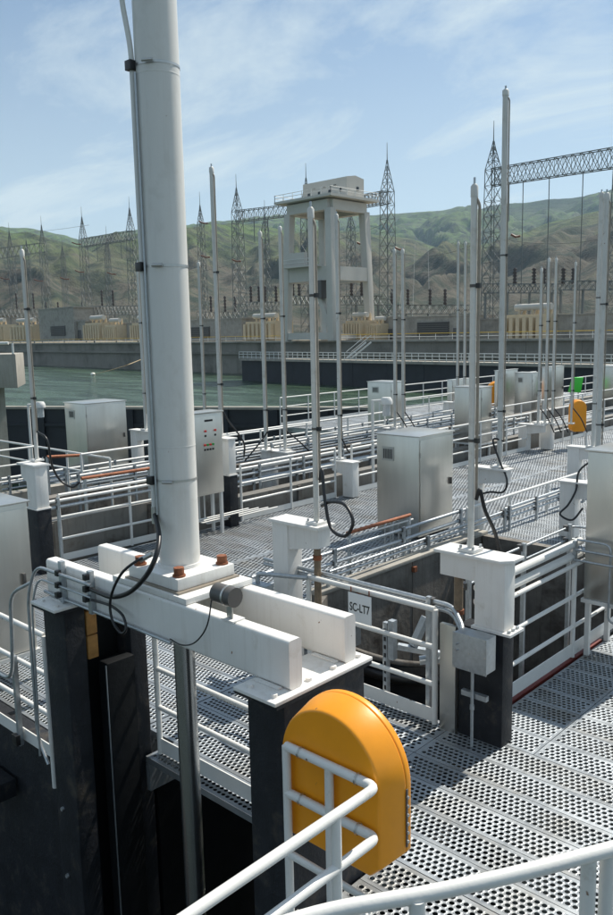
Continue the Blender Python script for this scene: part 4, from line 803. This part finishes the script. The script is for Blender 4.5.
# dam wall
t = thing('dam_wall', DW(DA, -5), 'long concrete dam wall across the water in the background', 'dam')
Ld = (DB-DA).length; n = 46
for k in range(n):
    a = DA+dl*(Ld*k/n); b_ = DA+dl*(Ld*(k+0.995)/n); vs = [DW(p, z) for z in (-5.5, DZ) for p in (a, b_, b_+dn*2.5, a+dn*2.5)]
    MB().add(vs, [(3,2,1,0),(4,5,6,7),(0,1,5,4),(1,2,6,5),(2,3,7,6),(3,0,4,7)]).build('wall_block', 'dam_concrete', t)
MB().bar(DW(DA-dn*0.35, -0.6), DW(DB-dn*0.35, -0.6), 0.7, 0.5).build('ledge', 'dam_concrete', t)
MB().bar(DW(DA-dn*0.2, DZ+0.1), DW(DB-dn*0.2, DZ+0.1), 0.9, 0.35).build('coping', 'concrete', t)
t = thing('dam_railing', DW(DA, DZ), 'thin parapet railing along the top of the dam wall', 'railing')
for h in (0.75, 1.25): MB().tube([DW(DA, DZ+h), DW(DB, DZ+h)], 0.05, 5).build('rail', 'yellow' if h > 1 else 'rail', t)
for k in range(120): p = DA+dl*(Ld*k/120); MB().bar(DW(p, DZ), DW(p, DZ+1.25), 0.07, 0.07).build('post', 'rail', t)
# lower walkway in front of the dam, right half
WA, WB = FP(243, 0.86), FP(760, 0.86); wz = -0.9
t = thing('service_bridge', DW(WA, -5), 'service walkway with white rails and dark face in front of the dam', 'walkway')
MB().bar(DW(WA, wz-0.2), DW(WB, wz-0.2), 2.2, 0.4).build('deck_slab', 'concrete', t)
n = 12
for k in range(n): a = WA.lerp(WB, k/n); b_ = WA.lerp(WB, (k+0.99)/n); MB().bar(DW(a, -3.3), DW(b_, -3.3), 1.0, 4.4).build('face_panel', 'bulkhead', t)
for h in (0.25, 0.7, 1.15): MB().tube([DW(WA-dn*1.05, wz+h), DW(WB-dn*1.05, wz+h)], 0.06, 6).build('rail', 'rail', t)
for k in range(70): p = WA.lerp(WB, k/69)-dn*1.05; MB().bar(DW(p, wz), DW(p, wz+1.15), 0.08, 0.08).build('post', 'rail', t)
t = thing('stair', DW(FP(355, 0.9), wz), 'small white stair climbing from the service walkway to the dam top', 'stair')
for o_ in (0, 1.2):
    a = FP(346, 0.90)+dn*o_; b_ = FP(366, 0.93)+dn*o_
    MB().bar(DW(a, wz), DW(b_, DZ), 0.12, 0.25).build('stringer', 'rail', t); MB().tube([DW(a, wz+1.1), DW(b_, DZ+1.1)], 0.06, 6).build('handrail', 'rail', t)
# powerhouse blocks (concrete bays) and transformers
def building(px0, px1, yt, yb, k, dep, label, mat='concrete', louvre=None, white=False, doors=()):
    mb = MB(); a, b_, z0, z1 = fbox(mb, px0, px1, yt, yb, k, dep); t = thing('bay_building', DW(a, z0), label, 'building')
    mb.build('wall', mat, t); mb = MB(); fbox(mb, px0-0.3, px1+0.3, yt-1.2, yt, k*0.9985, dep+0.5); mb.build('roof_slab', mat, t)
    if louvre:
        x0, x1, y0, y1 = louvre; m_ = 7
        for i in range(m_): mb = MB(); fbox(mb, x0, x1, y0+(y1-y0)*i/m_, y0+(y1-y0)*(i+0.55)/m_, k*0.997, 0.35); mb.build('louvre', 'grey', t)
        mb = MB(); fbox(mb, x0, x1, y0, y1, k*0.9992, 0.1); mb.build('louvre_back', 'black', t)
    for x0, x1, y0, y1 in doors: mb = MB(); fbox(mb, x0, x1, y0, y1, k*0.9985, 0.15); mb.build('door', 'grey', t)
    return t
building(-60, -8, 318, 342, 1.10, 10, 'low concrete bay building at the left edge behind the dam')
building(40, 75, 309, 341, 1.05, 10, 'square concrete bay building with a louvre, left background', louvre=(51, 65, 326, 336))
building(74, 86, 322, 341, 1.06, 8, 'narrow concrete bay wall left of the second transformer', doors=((78, 81, 330, 341),))
building(122, 133, 324, 341, 1.08, 8, 'concrete bay wall between transformers left of the big hoist')
building(183, 242, 320, 341, 1.07, 9, 'long concrete bay building with a louvre behind the tall pole', louvre=(190, 209, 327, 338), doors=((216, 220, 331, 341),))
building(383, 402, 318, 341, 1.07, 9, 'concrete bay building right of the gantry crane', doors=((388, 392, 329, 341),))
building(402, 462, 317, 342, 1.05, 9, 'concrete bay building with a wide louvre right of the crane', louvre=(417, 448, 322, 336), doors=((453, 457, 328, 342),))
building(556, 640, 314, 342, 1.06, 9, 'concrete bay wall at the right edge of the background')
building(462, 502, 320, 342, 1.09, 8, 'concrete bay wall left of the big right transformer')
def transformer(px0, px1, yt, yb, k, label):
    mb = MB(); w_ = px1-px0; a, b_, z0, z1 = fbox(mb, px0+w_*0.08, px1-w_*0.08, yt+(yb-yt)*0.30, yb, k, 5)
    t = thing('transformer', DW(a, z0), label, 'transformer', 'power transformers behind the dam'); mb.build('tank', 'beige', t)
    L_ = (b_-a).length; d = (b_-a).normalized(); hh = z1-z0
    nf = 7
    for i in range(nf): p = a+d*(L_*(i+0.5)/nf)-dn*0.5; MB().bar(DW(p, z0+hh*0.08), DW(p, z0+hh*0.88), 0.9, L_/nf*0.55, up=d).build('radiator_fin', 'beige', t)
    c = (a+b_)/2+dn*1.5; MB().tube([DW(c-d*L_*0.38, z1+hh*0.28), DW(c+d*L_*0.38, z1+hh*0.28)], hh*0.13, 12).build('conservator', 'crane', t)
    for i in range(3):
        p = a+d*(L_*(0.22+0.28*i))+dn*2.5; MB().tube([DW(p, z1), DW(p+d*0.2, z1+hh*0.22), DW(p+d*0.3, z1+hh*0.38)], [0.35, 0.25, 0.1], 8).build('bushing', 'beige', t)
        MB().bar(DW(p-dn*1.2, z1), DW(p-dn*1.2, z1+hh*0.2), 0.3, 0.3).build('bracket', 'beige', t)
    return t
for px0, px1, yt, lab in [(-14, 5, 318, 'beige power transformer at the left edge'), (10, 36, 318, 'beige power transformer left of the louvred bay building'), (84, 104, 315, 'left beige transformer of the pair left of the big hoist'), (104, 118, 318, 'right beige transformer of the pair left of the big hoist'), (131, 150, 315, 'beige transformer partly hidden by the big hoist'),
                          (243, 278, 313, 'beige transformer left of the gantry crane'), (344, 366, 312, 'beige transformer seen under the gantry crane'), (368, 382, 316, 'narrow beige transformer at the right leg of the crane'), (500, 556, 303, 'large beige transformer with white tank behind the tall poles at the right')]:
    transformer(px0, px1, yt, 341, 1.045 if px0 > 400 else 1.05, lab)
# gantry crane
t = thing('gantry_crane', FP(330, 1.03, DZ), 'tall pale gantry crane with a cabin on top standing on the dam', 'crane'); GC = t
cc = VP(332, 148, 0); g1 = (-rt*0.72+fh*0.69).normalized(); g2 = (rt*0.70+fh*0.71).normalized(); LA, LB = 10.3, 9.4
gz = DZ+0.2; ztop = zfor(cc, 199)
cor = [cc, cc+g1*LA, cc+g1*LA+g2*LB, cc+g2*LB]; cen = cc+g1*LA/2+g2*LB/2
for c in cor:
    out = (c-cen)*0.13
    vs = []
    for z, o_, hw in ((gz, out*1.15, 0.66), (ztop-1.5, Vector((0,0,0)), 0.74)):
        for i, j in ((-1,-1),(1,-1),(1,1),(-1,1)): p = c+o_+g1*(i*hw)+g2*(j*hw); vs.append(DW(p, z))
    MB().add(vs, [(3,2,1,0),(4,5,6,7),(0,1,5,4),(1,2,6,5),(2,3,7,6),(3,0,4,7)]).build('leg', 'crane', t, bev=0.06)
zm0, zm1 = zfor(cc, 280), zfor(cc, 266)
for i in range(4):
    a, b_ = cor[i], cor[(i+1) % 4]; d = (b_-a).normalized()
    MB().bar(DW(a, ztop-0.9), DW(b_, ztop-0.9), 1.4, 1.8).build('top_girder', 'crane', t)
    o1, o2 = (a-cen)*0.085, (b_-cen)*0.085
    MB().bar(DW(a+o1, (zm0+zm1)/2), DW(b_+o2, (zm0+zm1)/2), 1.0, zm1-zm0).build('mid_girder', 'crane', t)
    if i in (0, 2): MB().bar(DW(a+(a-cen)*0.13, gz+0.9), DW(b_+(b_-cen)*0.13, gz+0.9), 1.0, 1.3).build('sill_beam', 'crane', t)
    else: MB().bar(DW(a+(a-cen)*0.13, gz+0.7), DW(b_+(b_-cen)*0.13, gz+0.7), 0.9, 1.0).build('sill_beam', 'crane', t)
    MB().bar(DW(a+o1*1.3, gz+1.6) if i == 0 else DW(a, zm0), DW(a.lerp(b_, 0.42)+o1, zm0), 0.7, 0.9).build('knee_brace', 'crane', t) if i == 0 else None
vs = [DW(p, z) for z in (ztop+0.25, ztop+0.7) for p in (cc-g1*2.0-g2*2.0, cc+g1*(LA+2.0)-g2*2.0, cc+g1*(LA+2.0)+g2*(LB+2.0), cc-g1*2.0+g2*(LB+2.0))]
MB().add(vs, [(3,2,1,0),(4,5,6,7),(0,1,5,4),(1,2,6,5),(2,3,7,6),(3,0,4,7)]).build('top_deck', 'crane', t)
dz = ztop+0.7
for a, b_ in ((cc-g1*1.9-g2*1.9, cc+g1*(LA+1.9)-g2*1.9), (cc-g1*1.9-g2*1.9, cc-g1*1.9+g2*(LB+1.9)), (cc+g1*(LA+1.9)-g2*1.9, cc+g1*(LA+1.9)+g2*(LB+1.9))):
    for h in (0.6, 1.15): MB().tube([DW(a, dz+h), DW(b_, dz+h)], 0.05, 5).build('guard_rail', 'rail', t)
    for k in range(7): p = a.lerp(b_, k/6); MB().bar(DW(p, dz), DW(p, dz+1.15), 0.08, 0.08).build('guard_post', 'rail', t)
# cabin with gable along g2
c0 = cc+g1*4.6-g2*0.6; wv, lv = g1*-4.4, g2*(LB+0.6)
prof = [(0,0),(1,0),(1,0.90),(0.5,1.0),(0,0.90)]; hz = 4.0
vs = [DW(c0+wv*p+o_, dz+q*hz) for o_ in (Vector((0,0,0)), lv) for p, q in prof]
c0b = cc-g1*0.6+g2*3.9; wv = g1*11.0; lv = g2*4.8
vs = [DW(c0b+lv*p+o_, dz+q*hz) for o_ in (Vector((0,0,0)), wv) for p, q in prof]
cb = MB().add(vs, [(0,1,2,3,4)[::-1],(5,6,7,8,9),(0,5,6,1)[::-1],(1,6,7,2)[::-1],(2,7,8,3)[::-1],(3,8,9,4)[::-1],(4,9,5,0)[::-1]]).build('cabin', 'crane', t)
for k in range(4): p = c0b+wv*(0.14+0.24*k)-g2*0.06; MB().bar(DW(p-g1*0.26, dz+1.45), DW(p+g1*0.26, dz+1.45), 0.1, 0.6).build('window', 'window', cb)
for k in range(3): p = c0b+wv*(0.26+0.24*k)-g2*0.06; MB().bar(DW(p-g1*0.30, dz+2.45), DW(p+g1*0.30, dz+2.45), 0.1, 0.16).build('vent', 'grey', cb)
for k in (0.62,): p = c0b+lv*k-g1*0.06; MB().bar(DW(p-g2*0.3, dz+1.7), DW(p+g2*0.3, dz+1.7), 0.1, 0.7).build('window', 'window', cb)
pl0 = cc+g1*LA*0.98-g2*1.7; pl1 = cc+g1*LA*0.15-g2*1.7
MB().bar(DW(pl0, zm1+0.2), DW(pl1, zm1+0.2), 2.0, 0.3).build('platform', 'crane', t)
for h in (0.6, 1.2): MB().tube([DW(pl0-g2*0.9, zm1+0.3+h), DW(pl1-g2*0.9, zm1+0.3+h)], 0.06, 5).build('guard_rail', 'rail', t)
MB().bar(DW(pl0+g2*0.5-g1*0.5, zm1+1.6), DW(pl0+g2*0.5-g1*5, zm1+1.6), 1.0, 2.4).build('hoist_house', 'crane', t)
p = cc+g2*LB*0.5-g2*0.0-g1*0.72; MB().bar(DW(p-g2*1.0, (zm0+zm1)/2), DW(p+g2*1.0, (zm0+zm1)/2), 0.06, 1.0).build('capacity_sign', 'signwhite', t)
MB().bar(DW(p-g2*0.7-g1*0.05, (zm0+zm1)/2), DW(p+g2*0.7-g1*0.05, (zm0+zm1)/2), 0.04, 0.35).build('capacity_lettering', 'blue', t)
p = cc+g1*1.8+g2*0.4; MB().bar(DW(p, gz+1.5), DW(p, zm0), 1.0, 1.0, up=g1).build('machinery_column', 'crane', t)
MB().bar(DW(p-g2*1.2, zm0-3.2), DW(p-g2*1.2, zm0), 1.6, 1.5, up=g1).build('operator_cab', 'grey', t)
for k in (0.45, 0.55): p = cen+g1*(k-0.5)*4; MB().tube([DW(p, zm1+2), DW(p, ztop-1)], 0.08, 5).build('hoist_rope', 'grey', t)
MB().bar(DW(cor[3]+(cor[3]-cen)*0.13+g2*1.0, gz+0.3), DW(cor[3]+(cor[3]-cen)*0.13+g2*3.2, gz+0.3), 0.6, 0.6).build('buffer', 'yellow', t)
# lattice switchyard
def member(mb, a, b_, w_): mb.bar(a, b_, w_, w_)
def tower(px, k, ytop, ybeam, label, w0=2.6, w1=1.9, spire=3.2, ybase=338):
    p = FP(px, k); zb0 = fz(px, k, ybase); zB = fz(px, k, ybeam); zT = fz(px, k, ytop); t = thing('lattice_tower', DW(p, zb0), label, 'pylon', 'lattice towers of the switchyard')
    legs = MB(); br = MB(); th = 0.12
    def C(z):
        w_ = w0+(w1-w0)*min(1, (z-zb0)/(zB-zb0)) if z <= zB else w1*max(0.06, 1-(z-zB)/(zT-zB)); return [DW(p+dl*(i*w_/2)+dn*(j*w_/2), z) for i, j in ((-1,-1),(1,-1),(1,1),(-1,1))]
    nl = 11; zs = [zb0+(zB-zb0)*i/nl for i in range(nl+1)]+[zB+(zT-zB)*f_ for f_ in (0.3, 0.58, 0.8, 1.0)]
    for z0, z1 in zip(zs[:-1], zs[1:]):
        A, B = C(z0), C(z1)
        for i in range(4):
            member(legs, A[i], B[i], th); j = (i+1) % 4; member(br, A[i], B[j], th*0.5); member(br, A[j], B[i], th*0.5); member(br, B[i], B[j], th*0.5)
    legs.build('leg_frame', 'lattice', t); br.build('bracing', 'lattice', t)
    MB().tube([DW(p, zT), DW(p, zT+spire)], [0.09, 0.04], 5).build('lightning_spike', 'lattice', t)
    return t
def girder(px0, px1, yt0, yb0, yt1, yb1, k0, k1, label, wd=1.8, n=14, hang=(), kk=1.0):
    a, b_ = FP(px0, k0), FP(px1, k1); t = thing('lattice_girder', DW(a, fz(px0, k0, yb0)), label, 'girder', 'lattice girders of the switchyard')
    ch = MB(); br = MB()
    zt0, zt1, zb0, zb1 = fz(px0, k0, yt0), fz(px1, k1, yt1), fz(px0, k0, yb0), fz(px1, k1, yb1); L_ = (b_-a); s_ = L_.normalized().cross(UP)*wd/2
    def pt(f_, top, sd): q = a+L_*f_; return DW(q, (zt0+(zt1-zt0)*f_) if top else (zb0+(zb1-zb0)*f_))+s_*sd
    for sd in (-1, 1):
        for tp in (0, 1): member(ch, pt(0, tp, sd), pt(1, tp, sd), 0.13)
        for i in range(n):
            f0, f1 = i/n, (i+1)/n; member(br, pt(f0, 0, sd), pt(f1, 1, sd), 0.075); member(br, pt(f0, 1, sd), pt(f1, 0, sd), 0.075); member(br, pt(f0, 0, sd), pt(f0, 1, sd), 0.06)
    for i in range(n+1): member(br, pt(i/n, 1, -1), pt(i/n, 1, 1), 0.075); member(br, pt(i/n, 0, -1), pt(i/n, 0, 1), 0.06)
    ch.build('chord', 'lattice', t); br.build('lacing', 'lattice', t)
    for f_, ln, rd in hang:
        q = pt(f_, 0, 0); MB().tube([q, q-UP*ln], 0.07 if rd else 0.11, 6).build('dropper', 'lattice' , t)
    return t
tower(17, 1.22, 231, 252, 'lattice tower second from the left edge', ybase=336)
tower(49, 1.20, 225, 247, 'lattice tower beside the left bay building', ybase=336)
tower(-14, 1.22, 236, 256, 'lattice tower just outside the left edge', ybase=336)
tower(89, 1.16, 217, 238, 'lattice tower rising left of the big hoist')
tower(136, 1.16, 208, 231, 'lattice tower touching the left side of the big hoist')
tower(241, 1.14, 188, 212, 'lattice tower left of the gantry crane')
tower(309, 1.20, 178, 206, 'lattice tower directly behind the gantry crane')
tower(388, 1.14, 160, 192, 'lattice tower right of the gantry crane')
tower(491, 1.12, 141, 170, 'lattice tower behind the tallest slender pole')
tower(617, 1.14, 110, 152, 'lattice tower at the right edge')
girder(-14, 49, 251, 262, 243, 252, 1.22, 1.20, 'lattice girder at the left edge of the switchyard', hang=((0.3, 4, 0), (0.6, 4, 0)))
girder(89, 136, 239, 247, 231, 240, 1.16, 1.16, 'lattice girder ending behind the big hoist', hang=((0.3, 5, 0), (0.55, 5, 0), (0.8, 5, 0)))
girder(241, 309, 211, 222, 203, 214, 1.14, 1.20, 'lattice girder between tower and gantry crane', hang=((0.25, 5, 0), (0.45, 6, 0)))
girder(340, 388, 200, 212, 191, 203, 1.18, 1.14, 'lattice girder right behind the crane cabin')
girder(491, 640, 169, 186, 142, 163, 1.12, 1.14, 'large lattice girder crossing the sky at the right', n=18, wd=1.2, hang=((0.12, 6, 1), (0.22, 22, 1), (0.4, 24, 1), (0.62, 26, 1)))
def bus(px0, px1, y, k, label, pairs, n=16):
    t = girder(px0, px1, y, y+9, y, y+9, k, k, label, wd=1.4, n=n); t['group'] = 'low bus gantries with insulators'; t['category'] = 'bus gantry'
    for px in pairs:
        p = FP(px, k); z = fz(px, k, y); h = fz(px, k, y-16)-z; m_ = 5
        mb = MB(); pth = []; rs = []
        for i in range(m_*2+1): pth.append(DW(p, z+h*i/(m_*2))); rs.append(0.40 if i % 2 else 0.18)
        mb.tube(pth, rs, 8).build('insulator', 'insul', t)
    for px in np.arange(px0, px1, 22): p = FP(float(px), k); MB().bar(DW(p, DZ), DW(p, fz(float(px), k, y+9)), 0.3, 0.3).build('support', 'lattice', t)
    return t
for px, kk, yt, yb, lab in [(33, 1.30, 240, 258, 'thin lattice tower farther back between the two left towers'), (112, 1.34, 236, 252, 'thin lattice tower farther back, left of the big hoist'), (68, 1.36, 246, 258, 'small distant lattice tower left of the hoist'), (268, 1.30, 214, 230, 'thin lattice tower farther back, left of the crane'), (352, 1.34, 212, 228, 'thin lattice tower seen through the crane frame'), (205, 1.25, 205, 224, 'thin lattice tower close right of the big cylinder')]:
    tower(px, kk, yt, yb, lab, w0=2.0, w1=1.4, spire=3.5)
bus(20, 88, 318, 1.25, 'distant bus gantry behind the louvred bay building', [48, 60, 84], 14)
bus(200, 246, 312, 1.20, 'distant bus gantry right of the big cylinder', [212, 226, 236], 10)
bus(384, 470, 305, 1.22, 'distant bus gantry between crane and right poles', [392, 408, 430, 445], 14)
bus(-10, 40, 309, 1.14, 'low bus gantry with dark insulators at the left edge', [2, 19, 36], 12)
bus(94, 150, 306, 1.12, 'low bus gantry with dark insulators left of the big hoist', [104, 115, 142])
bus(246, 282, 302, 1.12, 'low bus gantry with dark insulators left of the crane', [252, 260, 266, 277], 10)
bus(290, 380, 296, 1.13, 'low bus gantry with dark insulators seen through the crane', [294, 300, 340, 352, 362], 18)
bus(485, 560, 284, 1.10, 'low bus gantry with dark insulators at the right', [505, 514, 533, 543, 562, 572], 14)
bus(560, 640, 281, 1.10, 'low bus gantry at the right edge', [602], 12)
# short red-brown strain insulators and conductors over the switchyard
k = 0
for (x, y, lab) in [(76, 243, 'by the tower left of the hoist'), (79, 271, 'below the tower left of the hoist'), (111, 273, 'between the two towers left of the hoist'), (64, 278, 'beside the left tower'), (4, 278, 'at the left edge'), (38, 280, 'near the left hoist pole'), (203, 222, 'at the tower left of the crane'), (205, 256, 'below the tower left of the crane'), (236, 260, 'right of the tower left of the crane'), (361, 243, 'under the crane top'), (399, 248, 'right of the crane'), (515, 235, 'right of the tallest slender pole')]:
    a, b_ = atd(x-4, y-0.6, Dw(x)*1.1), atd(x+5, y+1.2, Dw(x)*1.1)
    o = MB().tube([a, a.lerp(b_, 0.5)-UP*0.25, b_], 0.20, 6).build('strain_insulator', 'insulred'); tag(o, 'red-brown strain insulator hanging '+lab, 'insulator', 'strain insulators of the switchyard')
lines = [((-60, 232, 1.3), (89, 225, 1.16), 6, 'upper conductor at the left edge'), ((89, 270, 1.16), (241, 262, 1.14), 8, 'conductor crossing behind the big hoist'), ((241, 240, 1.14), (388, 222, 1.14), 8, 'conductor passing behind the crane'),
         ((388, 250, 1.14), (491, 236, 1.12), 6, 'conductor right of the crane'), ((491, 236, 1.12), (660, 222, 1.14), 6, 'conductor at the right over the hills'), ((405, 240, 2.6), (398, 330, 1.15), 1, 'leftmost of the steep conductors right of the crane'), ((415, 243, 2.6), (412, 330, 1.15), 1, 'middle one of the steep conductors right of the crane'), ((428, 246, 2.6), (430, 330, 1.15), 1, 'rightmost of the steep conductors right of the crane')]
for (x0, y0, k0), (x1, y1, k1), sag, lab in lines:
    a, b_ = atd(x0, y0, Dw(x0)*k0), atd(x1, y1, Dw(x1)*k1)
    o = MB().tube([a.lerp(b_, i/10)-UP*(sag*0.35*4*(i/10)*(1-i/10)) for i in range(11)], 0.045, 4).build('conductor', 'lattice'); tag(o, 'thin dark '+lab, 'power line', 'power conductors')

# ================================================================== HAZE in the air of the valley
hz_m = bpy.data.materials.new('haze_air'); hz_m.use_nodes = True; t = hz_m.node_tree; t.nodes.clear()
pv = N(t, 'ShaderNodeVolumePrincipled'); pv.inputs['Color'].default_value = (0.56, 0.78, 1.0, 1); pv.inputs['Density'].default_value = 0.00010; pv.inputs['Anisotropy'].default_value = 0.2
om = N(t, 'ShaderNodeOutputMaterial'); t.links.new(pv.outputs[0], om.inputs['Volume']); MATS['haze_air'] = hz_m
hb = MB().box(-4300, -4300, -6.5, 4300, 4300, 760).build('haze', 'haze_air'); hb['kind'] = 'stuff'
